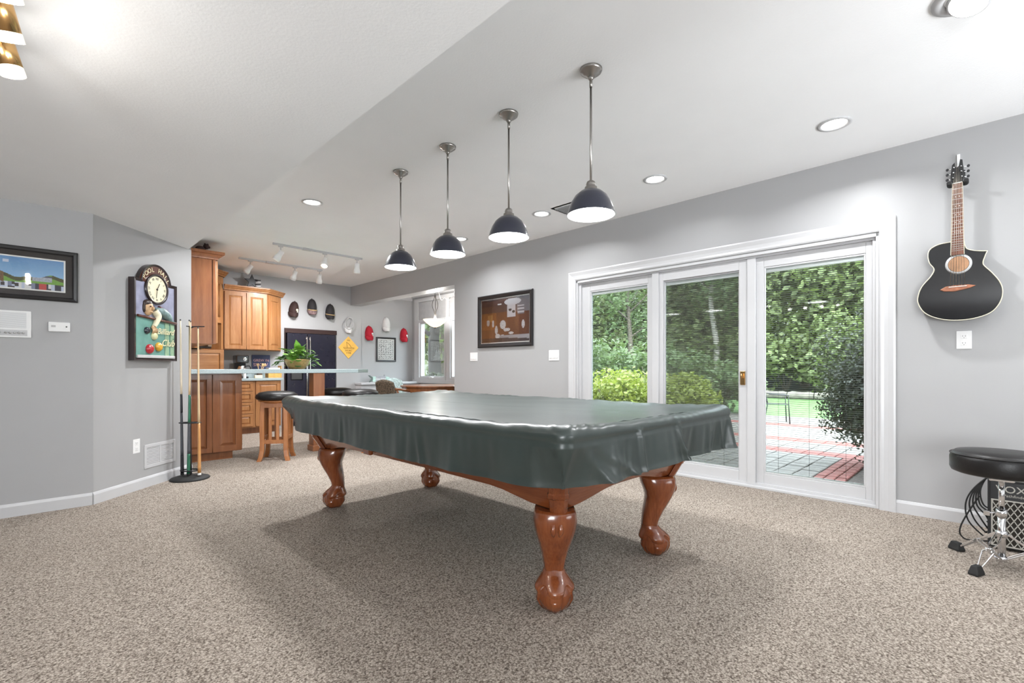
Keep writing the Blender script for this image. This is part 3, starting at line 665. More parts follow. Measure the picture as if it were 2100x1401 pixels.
cue('pool cue with black lower half and pale shaft, leftmost in the rack', -.062, -.02, -.080, -.02, 1.555, [('bumper', 0, .012, 'rubber'), ('butt', .012, .13, 'cue_black'), ('wrap', .13, .40, 'cue_grey'), ('forearm', .40, .52, 'cue_black'), ('shaft', .52, .99, 'pale_cue'), ('tip', .99, 1, 'ink')])
cue('pool cue with dark butt and pale shaft, second from left', -.018, .03, -.028, .03, 1.555, [('bumper', 0, .012, 'rubber'), ('butt', .012, .40, 'cue_black'), ('forearm', .40, .52, 'cue_grey'), ('shaft', .52, .99, 'pale_cue'), ('tip', .99, 1, 'ink')])
cue('pool cue with green butt and forearm, third from left', .008, -.035, .018, -.02, 1.54, [('bumper', 0, .012, 'rubber'), ('butt', .012, .14, 'cue_green'), ('wrap', .14, .34, 'cue_grey'), ('forearm', .34, .52, 'cue_green'), ('shaft', .52, .99, 'maple_cue'), ('tip', .99, 1, 'ink')])
cue('plain honey coloured wooden pool cue, rightmost in the rack', .098, -.01, .084, -.01, 1.48, [('bumper', 0, .014, 'napkin'), ('butt', .014, .35, 'honey_cue'), ('shaft', .35, .99, 'maple_cue'), ('tip', .99, 1, 'ink')])

# ================================================================== LEFT WALLS
def outlet(name, label, loc, rot, w_=.07, h=.115, kind='outlet'):
    t = thing(name, label, 'outlet' if kind == 'outlet' else 'light switch', loc, rot)
    MB().box(-w_ / 2, w_ / 2, -.006, 0, -h / 2, h / 2).build('cover_plate', 'white_plastic', t, .002)
    if kind == 'outlet':
        for z in (.024, -.024):
            s = MB().box(-.017, .017, -.008, -.004, z - .016, z + .016).build('socket', 'white_plastic', t, .002)
            m = MB(); m.box(-.008, -.006, -.0085, -.007, z - .002, z + .008); m.box(.006, .008, -.0085, -.007, z - .002, z + .008); m.box(-.002, .002, -.0085, -.007, z - .011, z - .007); m.build('slots', 'slot', s)
    else:
        n = int(kind)
        for k in range(n):
            x = (k - (n - 1) / 2) * .046; MB().hexa([(x - .016, -.013, -.032), (x + .016, -.013, -.032), (x + .016, -.005, -.032), (x - .016, -.005, -.032), (x - .016, -.007, .032), (x + .016, -.007, .032), (x + .016, -.005, .032), (x - .016, -.005, .032)]).build('rocker', 'white_plastic', t, .001)
    return t
D45 = PI / 4
def onD(s, z): r_ = math.sqrt(.5); return ((s - 3.325) * r_, (s + 3.325) * r_, z)
outlet('wall_outlet', 'white duplex outlet low on the angled wall beside the vent', onD(4.225, .39), D45, .078, .125)
t = thing('wall_vent', 'white return air grille low on the angled wall', 'vent', onD(4.51, .275), D45)
m = MB(); frame_rect(m, -.198, .198, -.108, .108, .028, -.01, 0); m.box(-.008, .008, -.01, 0, -.085, .085); m.build('vent_frame', 'white_trim', t, .002)
lv = MB().hexa([(-.172, -.008, -.006), (.172, -.008, -.006), (.172, -.006, -.006), (-.172, -.006, -.006), (-.172, -.002, .006), (.172, -.002, .006), (.172, 0, .006), (-.172, 0, .006)]).mesh('louver', 'white_trim')
for k in range(12):
    o = bpy.data.objects.new('louver', lv); COL.objects.link(o); o.parent = t; o.location = (0, 0, -.075 + k * .0136)
# golf picture
import functools
def hsh(i, j, k=0): return random.Random(i * 7919 + j * 104729 + k * 31).random()
def golf(u, v):
    n = hsh(int(u * 90), int(v * 60))
    ridge = .42 + .05 * math.sin(u * 9) + .03 * math.sin(u * 23 + 1) + max(0, .30 - u) * 1.1
    if v > ridge:
        return (.10 + .25 * (1 - v) + .04 * n, .25 + .35 * (1 - v) + .03 * n, .50 + .35 * (1 - v)) if hsh(int(u * 14), int(v * 10), 5) > .15 or u > .4 else (.55, .6, .7)
    if v > ridge - .12 - (.2 if u < .3 else 0) and not (.62 < u < .86): return (.05 + .05 * n, .05 + .05 * n, .02) if u > .3 else (.10 + .12 * n, .06 + .06 * n, .035)
    if .62 < u < .86 and .27 < v < .46: return (.30 + .2 * n, .32 + .2 * n, .38 + .2 * n) if v < .41 else (.10, .10, .12)
    if v > .20: return (.14 + .06 * n, .30 + .10 * n, .05)
    h = hsh(int(u * 26), 3)
    if .70 < u < .79: return (.50, .03 + .05 * n, .05)
    return [(.62, .66, .75), (.03, .03, .05), (.50, .55, .68), (.20, .22, .32), (.7, .7, .7)][int(h * 5)] if hsh(int(u * 26), int(v * 18), 2) > .25 else (.05, .04, .04)
def picture(name, label, loc, rot, w_, h, fw, depth, matw, white, fn, nx, nz, fm='frame_black', cat='picture'):
    t = thing(name, label, cat, loc, rot)
    m = MB(); prof = [(0, 0), (0, -depth * .8), (fw * .25, -depth), (fw * .75, -depth * .85), (fw, -depth * .55), (fw, 0)]
    c_ = [(-w_ / 2, -h / 2, 1, 1), (w_ / 2, -h / 2, -1, 1), (w_ / 2, h / 2, -1, -1), (-w_ / 2, h / 2, 1, -1), (-w_ / 2, -h / 2, 1, 1)]
    m.loft([[(x + dx * u, y, z + dz * u) for u, y in prof] for x, z, dx, dz in c_], False, False); m.build('picture_frame', fm, t)
    MB().box(-w_ / 2 + .002, w_ / 2 - .002, -.004, -.001, -h / 2 + .002, h / 2 - .002).build('backing', 'mat_board', t)
    if white:
        m = MB(); frame_rect(m, -w_ / 2 + fw + matw, w_ / 2 - fw - matw, -h / 2 + fw + matw, h / 2 - fw - matw, white, -.0065, -.004); m.build('print_border', 'paper', t)
    e = fw + matw + white * .9
    printed('print', t, -w_ / 2 + e, w_ / 2 - e, -h / 2 + e, h / 2 - e, -.006, fn, nx, nz, 'print')
    MB().box(-w_ / 2 + fw, w_ / 2 - fw, -depth * .5, -depth * .5 + .002, -h / 2 + fw, h / 2 - fw).build('glass', 'picture_glass', t)
    return t
picture('golf_picture', 'black framed golf course photograph under blue sky on left wall', (-.065, 5.02, 1.778), 0, .61, .385, .032, .024, .038, .010, golf, 90, 56)
# intercom and thermostat
t = thing('intercom', 'white intercom panel with speaker grille below the golf picture', 'intercom', (-.115, 5.02, 1.40), 0)
b_ = MB().box(-.10, .10, -.014, 0, -.098, .098).build('housing', 'white_plastic', t, .004)
m = MB()
for k in range(16): m.box(-.085, .075, -.017, -.013, -.028 + k * .0072, -.0252 + k * .0072)
m.build('speaker_grille', 'white_trim', t)
MB().box(-.09, .08, -.0165, -.013, -.085, -.042).build('control_strip', 'white_trim', t, .002)
for x, r_ in ((-.066, .011), (-.03, .007), (-.008, .007), (.014, .007), (.036, .007), (.058, .007)): MB().lathe([(r_, -.0165), (r_ * .9, -.024), (.0005, -.024)], 18, (x, 0, -.064), 'y').build('knob', 'steel', t)
t = thing('thermostat', 'small white thermostat on the left wall beside the corner', 'thermostat', (.135, 5.02, 1.392), 0)
MB().box(-.06, .06, -.03, 0, -.036, .036).build('housing', 'white_plastic', t, .005)
m = MB(); m.box(-.045, -.02, -.0315, -.029, -.004, .012); m.build('display', 'cap_grey', t)
MB().lathe([(.005, -.03), (.005, -.034), (.0005, -.034)], 12, (.04, 0, .002), 'y').build('button', 'slot', t)

# ------------------------------------------------------------------ billiard clock
t = thing('billiard_clock', 'arched relief wall clock with billiard scene and four balls', 'clock', onD(4.395, 1.148), D45)
W_ = .262; ZS = .725; RA = .185; ZA = .70
def arch(g, n=24):
    return [(-W_ + g, g), (W_ - g, g), (W_ - g, ZS - g), (RA - g, ZS - g)] + [((RA - g) * math.cos(PI * k / n) * 1.0, ZS - .028 + (RA - g * .8) * math.sin(PI * k / n) + (0 if 0 < k < n else 0)) for k in range(1, n)] + [(-RA + g, ZS - g), (-W_ + g, ZS - g)]
xz = lambda y0=0: (lambda x, z, h: (x, -h, z))
MB().prism(arch(0), 0, .045, xz()).build('case', 'clock_frame', t, .004)
m = MB(); o_, i_ = arch(0), arch(.026); n_ = len(o_)
for k in range(n_): j = (k + 1) % n_; m.hexa([(o_[k][0], -.042, o_[k][1]), (o_[j][0], -.042, o_[j][1]), (i_[j][0], -.042, i_[j][1]), (i_[k][0], -.042, i_[k][1]), (o_[k][0], -.06, o_[k][1]), (o_[j][0], -.06, o_[j][1]), (i_[j][0], -.052, i_[j][1]), (i_[k][0], -.052, i_[k][1])])
m.build('moulding', 'clock_frame', t)
MB().prism(arch(.024), .044, .049, xz()).build('sky_panel', 'clock_sky', t)
MB().prism([(-W_ + .026, .026), (W_ - .026, .026), (W_ - .026, .385), (-W_ + .026, .40)], .048, .053, xz()).build('baize_panel', 'clock_green', t)
ax = lambda r0, r1, a0, a1, n=30: [(r1 * math.cos(a0 + (a1 - a0) * k / n), .665 + r1 * math.sin(a0 + (a1 - a0) * k / n)) for k in range(n + 1)] + [(r0 * math.cos(a1 - (a1 - a0) * k / n), .665 + r0 * math.sin(a1 - (a1 - a0) * k / n)) for k in range(n + 1)]
MB().prism(ax(.13, .205, math.radians(15), math.radians(165)), .048, .053, xz()).build('arch_band', 'clock_brown', t)
MB().lathe([(.138, -.046), (.140, -.066), (.126, -.070), (.118, -.060)], 44, (0, 0, .655), 'y', cap=False).build('dial_ring', 'clock_frame', t)
f_ = MB().lathe([(.120, -.060), (.0005, -.060)], 40, (0, 0, .655), 'y', cap=False).build('dial', 'cream', t)
for k, s in enumerate(['XII', 'I', 'II', 'III', 'IIII', 'V', 'VI', 'VII', 'VIII', 'IX', 'X', 'XI']):
    a_ = PI / 2 - k * PI / 6; o = text(f_, 'numeral', s, .030, 'ink', (.095 * math.cos(a_), -.0612, .655 + .095 * math.sin(a_)), .001); o.rotation_euler = Matrix.Rotation(-(a_ - PI / 2), 3, 'Y').to_4x4().to_euler() if False else (PI / 2, -(a_ - PI / 2), 0)
m = MB(); m.bar((0, -.063, .655), (.03, -.063, .71), .006, .002); m.bar((0, -.064, .655), (-.012, -.064, .575), .004, .002); m.lathe([(.009, -.060), (.009, -.066), (.0005, -.066)], 14, (0, 0, .655), 'y'); m.build('clock_hands', 'hair', f_)
for k, ch in enumerate('POOL HALL'):
    if ch == ' ': continue
    a_ = math.radians(150 - k * 15); text(t, 'arch_letter', ch, .058, 'gold_text', (.166 * math.cos(a_), -.054, .665 + .166 * math.sin(a_)), .003, rot=(PI / 2, PI / 2 - a_, 0))
text(t, 'script_lettering', 'Billiard', .078, 'gold_text', (.095, -.070, .27), .003, shear=.35); text(t, 'script_lettering', 'Club', .088, 'gold_text', (.125, -.070, .165), .003, shear=.35)
for x, z, r_, mt in ((-.115, .27, .032, 'ball_black'), (-.028, .225, .036, 'ball_cream'), (.025, .128, .042, 'ball_yellow'), (-.085, .105, .044, 'ball_red')):
    MB().ball((x, -.055, z), r_, 20, 12, (1, .7, 1)).build('billiard_ball', mt, t)
m = MB()
for x in (.105, .175): m.box(x, x + .05, -.062, -.05, .03, .36)
m.build('pilasters', 'rail_green', t, .01)
MB().box(-W_ + .03, W_ - .03, -.066, -.048, .022, .05).build('lower_rail', 'cap_grey', t, .006)
# the player in relief
MB().tube([(-.23, -.062, .395), (.235, -.068, .36)], [.011, .014], 12).build('relief_cue', 'clock_brown', t)
fig = MB().ball((-.10, -.052, .475), .062, 20, 14, (.82, .55, 1.15)).build('relief_head', 'skin', t)
m = MB(); m.ball((-.106, -.050, .512), .054, 18, 10, (.92, .6, .68)); m.ball((-.142, -.05, .475), .03, 12, 8, (.6, .6, 1.6)); m.build('relief_hair', 'hair', fig)
m = MB(); m.ball((-.088, -.092, .468), .012, 10, 8, (.8, 1, 1.5)); m.ball((-.05, -.06, .475), .012, 8, 6); m.ball((-.09, -.082, .437), .014, 10, 8, (1.3, .5, .5)); m.build('relief_face', 'skin', fig)
for x in (-.112, -.07): MB().ball((x, -.088, .486), .008, 10, 8, (1.3, .6, .7)).build('relief_eye', 'hair', fig)
m = MB(); m.tube(catmull([(-.03, -.052, .45), (.05, -.058, .455), (.13, -.055, .42), (.17, -.05, .385)], 6), [.03 + .012 * math.sin(k / 18 * PI) for k in range(19)], 14); m.build('relief_jacket', 'jacket', t)
m = MB(); m.tube(catmull([(-.03, -.056, .455), (.0, -.07, .41), (-.02, -.07, .355), (-.045, -.066, .31)], 6), [.034 - .0009 * k for k in range(19)], 14); m.build('relief_sleeve', 'cream', t)
MB().tube([(.02, -.06, .49), (.12, -.058, .465)], .018, 10).build('relief_waistcoat', 'vest_red', t)
m = MB(); m.ball((-.05, -.064, .30), .022, 12, 8, (1, .6, 1))
for k in range(4): m.tube([(-.06 + k * .014, -.068, .295), (-.066 + k * .016, -.075, .268), (-.066 + k * .018, -.068, .246 + .003 * k)], [.0065, .006, .005], 8)
m.tube([(-.035, -.07, .30), (-.012, -.074, .285)], .006, 8); m.build('relief_hand', 'skin', t)

# ================================================================== RIGHT WALL
def saloon(u, v):   # brown toned print of people round a pool table under a lamp
    n = hsh(int(u * 100), int(v * 70)); base_ = (.030 + .03 * n, .022 + .018 * n, .020 + .015 * n)
    e = lambda cx, cy, rx, ry: ((u - cx) / rx) ** 2 + ((v - cy) / ry) ** 2 < 1
    if e(.67, .90, .17, .075): return (.55, .56, .60)
    if e(.40, .87, .04, .02): return (.7, .7, .7)
    if v < .10 and u < .45: return (.02, .022, .03)
    if v < .16 and u > .40: return (.22 + .12 * u, .22 + .12 * u, .24 + .12 * u) if v > .06 + .08 * (1 - u) else (.05, .045, .05)
    for cx, cy, rx, ry in ((.15, .46, .035, .07), (.26, .44, .025, .08), (.33, .28, .03, .10), (.47, .40, .06, .10), (.55, .28, .07, .04), (.64, .20, .05, .03), (.36, .14, .05, .06), (.46, .14, .05, .03), (.88, .38, .03, .09)):
        if e(cx, cy, rx, ry): return (.42 + .2 * n, .42 + .2 * n, .44 + .2 * n)
    if .56 < u < .73 and .56 < v < .86: return (.5, .5, .54) if not (e(.62, .72, .03, .03) or e(.69, .67, .03, .03)) else (.03, .03, .03)
    if .77 < u < .90 and .60 < v < .80: return (.45, .46, .50) if int(v * 40) % 3 else (.12, .12, .14)
    if v < .66 and u > .55: return (.085 + .04 * n, .03 + .02 * n, .022)
    if u > .75 and v > .6: return (.16, .16, .18)
    if u < .33 and .30 < v < .68: return (.20 + .08 * n, .075 + .03 * n, .022) if not (.14 < u < .25 and .48 < v < .64) else (.42, .21, .06)
    if v > .68: return (.06 + .03 * n, .045, .042)
    return (.12 + .04 * n, .045 + .02 * n, .022)
picture('saloon_picture', 'large black framed brown toned picture of people playing pool', (RX, 4.714, 1.742), R90, 1.074, .737, .055, .03, .0, .012, saloon, 100, 70)
outlet('light_switch', 'white two gang switch plate at the lower left of the pool picture', (RX, 5.36, 1.249), R90, .165, .125, '3')
outlet('light_switch', 'white switch plate between the pool picture and the glass doors', (RX, 3.83, 1.24), R90, .165, .13, '3')
outlet('wall_outlet', 'white duplex outlet under the black guitar', (RX, .127, 1.275), R90, .078, .125)

# ------------------------------------------------------------------ guitar
GY, GZ = .155, 1.404
g = thing('acoustic_guitar', 'black cutaway acoustic guitar hanging on the right wall', 'guitar', (RX, GY, GZ), R90)
raw = [(-0.054, 1.944), (-0.116, 1.938), (-0.161, 1.913), (-0.173, 1.872), (-0.165, 1.817), (-0.141, 1.77), (-0.157, 1.724), (-0.206, 1.655), (-0.227, 1.586), (-0.223, 1.531), (-0.189, 1.468), (-0.124, 1.426), (-0.038, 1.406),
       (0.06, 1.412), (0.14, 1.446), (0.182, 1.508), (0.194, 1.577), (0.182, 1.638), (0.147, 1.703), (0.111, 1.754), (0.103, 1.78), (0.112, 1.819), (0.123, 1.853)]
raw2 = [(0.123, 1.853), (0.092, 1.858), (0.055, 1.868), (0.025, 1.885), (0.014, 1.915), (0.006, 1.944), (-.054, 1.944)]
P1 = catmull([(a_ + .02, z - GZ, 0) for a_, z in raw], 5); P2 = catmull([(a_ + .02, z - GZ, 0) for a_, z in raw2], 4)
outl = [(p.x, p.y) for p in P1] + [(p.x, p.y) for p in P2[1:-1]]
YB, YF = -.030, -.122
gx = lambda s, x, z: (x * s, .30 + (z - .30) * s) if True else 0
m = MB(); m.loft([[(x, YB, z) for x, z in outl], [(x, YF, z) for x, z in outl]], True); m.build('body', 'black_gloss', g, .004, seg=3)
m = MB(); rings = []
for k, (x, z) in enumerate(outl + outl[:1]): rings.append((x, YF - .001, z))
m.tube(rings[:-1], .0032, 6, True); m.build('binding', 'binding', g)
MB().lathe([(.052, YF - .0005), (.0005, YF - .0005)], 40, (.004, 0, .383), 'y', cap=False).build('soundhole', 'sound_wood', g)
MB().lathe([(.054, YF - .0008), (.068, YF - .0012), (.066, YF), (.054, YF)], 44, (.004, 0, .383), 'y', cap=False).build('rosette', 'cap_grey', g)
NX = -.001
def neckw(z): t = (z - .445) / (.933 - .445); return .0325 + (.0235 - .0325) * t
m = MB(); m.loft([[(NX - neckw(z), YF - .001, z), (NX + neckw(z), YF - .001, z), (NX + neckw(z), YF - .0085, z), (NX - neckw(z), YF - .0085, z)] for z in (.447, .935)], False); fb = m.build('fretboard', 'rosewood', g)
m = MB(); m.loft([[(NX + neckw(z) * .95 * math.cos(a_), YF + .001 + d * math.sin(a_), z) for a_ in [PI * k / 10 for k in range(11)]] for z, d in ((.54, .05), (.575, .026), (.62, .021), (.92, .019), (.95, .017))], True); m.build('neck', 'black_gloss', g)
sc = (.935 - .245)
for k in range(1, 20):
    z = .935 - sc * (1 - 2 ** (-k / 12))
    if z < .455: break
    MB().box(NX - neckw(z), NX + neckw(z), YF - .0105, YF - .008, z - .0012, z + .0012).build('fret', 'steel', fb)
for s in (-1, 1): MB().bar((NX + s * neckw(.447), YF - .006, .447), (NX + s * neckw(.935), YF - .006, .935), .003, .006).build('edge_binding', 'binding', fb)
MB().box(NX - .024, NX + .024, YF - .012, YF - .004, .933, .938).build('nut', 'pearl', fb)
for k in (3, 5, 7, 9, 12):
    z = .935 - sc * (1 - (2 ** (-k / 12) + 2 ** (-(k - 1) / 12)) / 2)
    m = MB(); [m.lathe([(.0028, YF - .0085), (.0028, YF - .0092), (.0005, YF - .0092)], 10, (NX + q, 0, z), 'y') for q in ((-.010, .010) if k != 12 else (-.014, -.005, .005, .014))]; m.build('fret_marker', 'pearl', fb)
MB().prism([(-.112 + .02, .216), (-.07, .204), (-.015, .198), (.055, .212), (.090, .228), (.055, .238), (-.015, .240), (-.06, .236)], -YF + .0005, -YF + .010, lambda x, z, h: (x, -h, z)).build('bridge', 'bridge_wood', g, .003)
MB().box(-.045, .045, YF - .014, YF - .008, .228, .2315).build('saddle', 'pearl', g)
hd = MB().prism([(NX - .026, .938), (NX + .026, .938), (NX + .034, .965), (NX + .030, 1.03), (NX + .024, 1.095), (NX + .012, 1.10), (NX + .006, 1.055), (NX - .004, 1.045), (NX - .012, 1.055), (NX - .014, 1.085), (NX - .028, 1.07), (NX - .036, .99), (NX - .036, .96)],
                -YF - .012, -YF + .002, lambda x, z, h: (x, -h + (z - .938) * .10, z)).build('headstock', 'black_gloss', g, .002)
for s in (-1, 1):
    for k in range(3):
        z = .975 + k * .036; x = NX + s * (.022 - .002 * k); yo = (z - .938) * .10
        m = MB(); m.lathe([(.005, 0), (.004, -.014), (.0005, -.015)], 10, (x, YF + yo, z), 'y'); m.tube([(x, YF + .016 + yo, z), (NX + s * .046, YF + .016 + yo, z)], .003, 6); m.build('tuner_post', 'chrome', hd)
        MB().ball((NX + s * .053, YF + .016 + yo, z), .009, 12, 8, (.9, .5, 1.1)).build('tuner_button', 'black_plastic', hd)
for k in range(6):
    q = (k - 2.5) / 2.5; MB().tube([(NX + q * .036 + .001, YF - .0135, .232), (NX + q * .018, YF - .0125, .937), (NX + q * .02, YF - .006 + .005, .98 + .03 * (2.5 - abs(k - 2.5)))], .0009 if k > 2 else .0013, 5).build('string', 'string', g)
t = thing('guitar_hanger', 'black padded wall hook holding the guitar head', 'hanger', (RX, GY, GZ), R90)
MB().box(-.035, .035, -.016, 0, .955, 1.05).build('wall_plate', 'black_plastic', t, .005)
m = MB(); m.tube([(0, 0, 1.0), (0, -.06, .985), (0, -.075, .955)], .008)
for s in (-1, 1): m.tube(catmull([(0, -.075, .955), (s * .03, -.08, .935), (s * .043, -.105, .93), (s * .043, -.15, .94)], 5), .0125, 10)
m.build('yoke', 'rubber', t)
MB().box(-.008, .008, -.02, -.0, 1.05, 1.165).build('hook_strap', 'white_plastic', t, .002)

# ------------------------------------------------------------------ amplifier with cables, drum throne
t = thing('guitar_amplifier', 'small black guitar amplifier with diamond grille behind the drum throne', 'amplifier', (4.05, -.205, 0), R90)
MB().box(-.215, .215, 0, .22, .012, .43).build('cabinet', 'tolex', t, .008)
MB().box(-.205, .205, -.004, .01, .30, .405).build('control_face', 'black_plastic', t, .002)
MB().box(-.205, .205, -.006, .06, .415, .436).build('control_panel', 'steel', t, .003)
MB().box(-.195, .195, -.003, .005, .03, .295).build('grille_cloth', 'grille_cloth', t)
m = MB(); n_ = 13
for k in range(-8, n_ + 4):
    for s in (1, -1):
        x0 = -.195 + k * .030; pts = []
        a_ = Vector((x0 if s > 0 else -x0, 0, .03)); b_ = a_ + Vector((s * .155, 0, .265))
        lo, hi = 0, 1
        for tt in (0, 1): pass
        f0 = max(0, ((-.195 - a_.x) / (b_.x - a_.x)) if s > 0 else ((.195 - a_.x) / (b_.x - a_.x))); f1 = min(1, ((.195 - a_.x) / (b_.x - a_.x)) if s > 0 else ((-.195 - a_.x) / (b_.x - a_.x)))
        if f1 > f0 + .02:
            p, q = a_.lerp(b_, f0), a_.lerp(b_, f1); m.bar((p.x, -.004, p.z), (q.x, -.004, q.z), .004, .0045)
frame_rect(m, -.200, .200, .024, .300, .007, -.007, -.002)
m.build('diamond_grille', 'grille_wire', t)
text(t, 'logo', 'VOX', .056, 'grille_wire', (-.118, -.006, .362), .004, sx=1.05); text(t, 'model_lettering', 'Pathfinder', .022, 'grille_wire', (-.10, -.0055, .326), .001, sx=1.1)
for x in (-.17, -.12, -.06, 0, .06, .12, .17): MB().lathe([(.011, 0), (.010, .012), (.0005, .012)], 16, (x, .028, .434)).build('knob', 'black_plastic', t)
MB().tube(catmull([(-.09, .11, .43), (-.085, .11, .465), (0, .11, .472), (.085, .11, .465), (.09, .11, .43)], 5), .01).build('carry_handle', 'rubber', t)
for x in (-.17, .17):
    for y in (.03, .19): MB().lathe([(.012, 0), (.014, .014)], 14, (x, y, 0)).build('foot', 'rubber', t)
t = thing('instrument_cable', 'coiled black instrument cable hanging down from the amplifier', 'cable', (4.05, -.205, 0), R90)
m = MB()
for k in range(6):
    d = .013 * k; sag = .36 - .048 * k
    m.tube(catmull([(-.13 + d, .05, .442), (-.19, .03 + d * .3, .44), (-.27 + d * .4, .02, .35), (-.31 + d * 1.2, .02, .25), (-.30 + d * 2.0, .03, .14 + .015 * k), (-.24 + d, .05, .06 + .022 * k), (-.218, .06, .05 + .032 * k)], 6), .0042, 7)
m.tube(catmull([(-.25, .02, .30), (-.30, .02, .19), (-.335, .02, .09), (-.33, .03, .035), (-.28, .06, .012), (-.10, .24, .006)], 6), .0042, 7)
m.build('cable_loops', 'rubber', t)
TX, TY = 3.70, -.045
t = thing('drum_throne', 'round black drum throne on a chrome double braced tripod', 'stool', (TX, TY, 0))
MB().lathe([(.0005, .50), (.18, .502), (.203, .512), (.21, .53), (.21, .585), (.203, .608), (.185, .622), (.10, .63), (.0005, .632)], 48).build('seat', 'black_leather', t)
MB().tube([(.208 * math.cos(2 * PI * k / 48), .208 * math.sin(2 * PI * k / 48), .606) for k in range(48)], .003, 6, True).build('seat_piping', 'black_leather', t)
MB().box(-.05, .05, -.05, .05, .470, .502).build('seat_bracket', 'chrome', t, .006)
MB().tube([(0, 0, .04), (0, 0, .30)], .0165, 18).build('column', 'chrome', t)
MB().tube([(0, 0, .29), (0, 0, .48)], .0125, 18).build('seat_post', 'chrome', t)
MB().lathe([(.023, .275), (.023, .315)], 18).build('height_clamp', 'chrome', t)
m = MB(); m.tube([(-.02, .02, .297), (-.06, .055, .297)], .005); m.box(-.075, -.05, .045, .07, .285, .31); m.build('wing_bolt', 'chrome', t, .003)
MB().lathe([(.024, .165), (.024, .20)], 18).build('leg_collar', 'chrome', t)
MB().lathe([(.022, .035), (.022, .06)], 18).build('foot_collar', 'chrome', t)
for (fx, fy) in ((3.475 - TX, .05 - TY), (3.87 - TX, .14 - TY), (3.78 - TX, -.31 - TY)):
    d = Vector((fx, fy, 0)); L = d.length; d.normalize(); e = Vector((-d.y, d.x, 0)); lg = None
    P = lambda u, v, z: tuple(d * u + e * v + Vector((0, 0, z)))
    m = MB()
    for s in (-1, 1):
        m.bar(P(.022, s * .012, .183), P(.085, s * .016, .135), .004, .010); m.bar(P(.085, s * .016, .135), P(.115, s * .006, .115), .004, .010); m.bar(P(.115, s * .006, .115), P(.135, s * .024, .100), .004, .010); m.bar(P(.135, s * .024, .100), P(L - .02, s * .007, .025), .004, .010)
        m.bar(P(.02, s * .010, .048), P(.125, s * .012, .108), .004, .009)
    m.tube([P(.115, -.02, .115), P(.115, .02, .115)], .004)
    lg = m.build('leg', 'chrome', t, .001)
    m = MB(); m.loft([[P(L + u, v, z) for u, v in ((-.035 * k, -.022 * k), (.035 * k, -.022 * k), (.035 * k, .022 * k), (-.035 * k, .022 * k))] for k, z in ((1, 0), (1, .012), (.62, .05))], False); m.build('rubber_foot', 'rubber', lg, .005)

# ================================================================== KITCHEN
def door_panel(parent, name, x0, x1, z0, z1, y, mt, rail=.055, hmt=None, T=None, knob=None):
    m = MB(); frame_rect(m, x0, x1, z0, z1, rail, y - .02, y); o = m.build(name, mt, parent, .003)
    a_, b_, c_, d_ = x0 + rail, x1 - rail, z0 + rail, z1 - rail; k = min(.03, (b_ - a_) * .2, (d_ - c_) * .2)
    m = MB(); m.loft([[(a_, y - .006, c_), (b_, y - .006, c_), (b_, y - .006, d_), (a_, y - .006, d_)], [(a_ + .006, y - .007, c_ + .006), (b_ - .006, y - .007, c_ + .006), (b_ - .006, y - .007, d_ - .006), (a_ + .006, y - .007, d_ - .006)],
            [(a_ + k, y - .016, c_ + k), (b_ - k, y - .016, c_ + k), (b_ - k, y - .016, d_ - k), (a_ + k, y - .016, d_ - k)]], False); m.build('panel', mt, o)
    return o
def crown(parent, path, z, mt, h=.085, out=.055, name='crown_moulding'):
    m = MB(); pr = [(0, 0), (.012, .004), (.014, .018), (.03, .035), (.042, .058), (out, .066), (out, h), (0, h)]
    n = len(path); rings = []
    for i, p in enumerate(path):
        dirs = []
        for a_, b_ in ((i - 1, i), (i, i + 1)):
            if 0 <= a_ and b_ < n: t_ = (Vector(path[b_]) - Vector(path[a_])).normalized(); dirs.append(Vector((t_.y, -t_.x)))
        nn = sum(dirs, Vector((0, 0))); nn = nn / max(.3, nn.dot(dirs[0])) if len(dirs) == 2 else dirs[0]
        rings.append([(p[0] + nn.x * u, p[1] + nn.y * u, z + v) for u, v in pr])
    m.loft(rings, False); return m.build(name, mt, parent)
# bar cabinet
t = thing('bar_cabinet', 'brown panelled bar base cabinet under the left end of the bar top', 'cabinet', (1.16, 6.42, 0))
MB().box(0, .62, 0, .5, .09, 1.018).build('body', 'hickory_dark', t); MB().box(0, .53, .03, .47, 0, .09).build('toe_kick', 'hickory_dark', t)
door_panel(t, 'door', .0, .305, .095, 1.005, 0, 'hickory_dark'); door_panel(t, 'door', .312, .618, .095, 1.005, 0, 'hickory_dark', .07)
t = thing('bar_counter', 'long grey green bar counter top with clipped end', 'counter top', (0, 0, 1.018))
MB().prism([(1.16, 6.2), (3.18, 6.2), (3.50, 6.52), (3.50, 6.95), (1.16, 6.95)], 0, .05).build('slab', 'counter', t, .004)
t = thing('bar_post', 'square brown wooden post carrying the bar top', 'post', (2.64, 6.285, 0))
MB().box(-.074, .074, -.074, .074, .07, 1.018).build('shaft', 'hickory_dark', t, .004); MB().box(-.09, .09, -.09, .09, 0, .075).build('plinth', 'hickory_dark', t, .008)
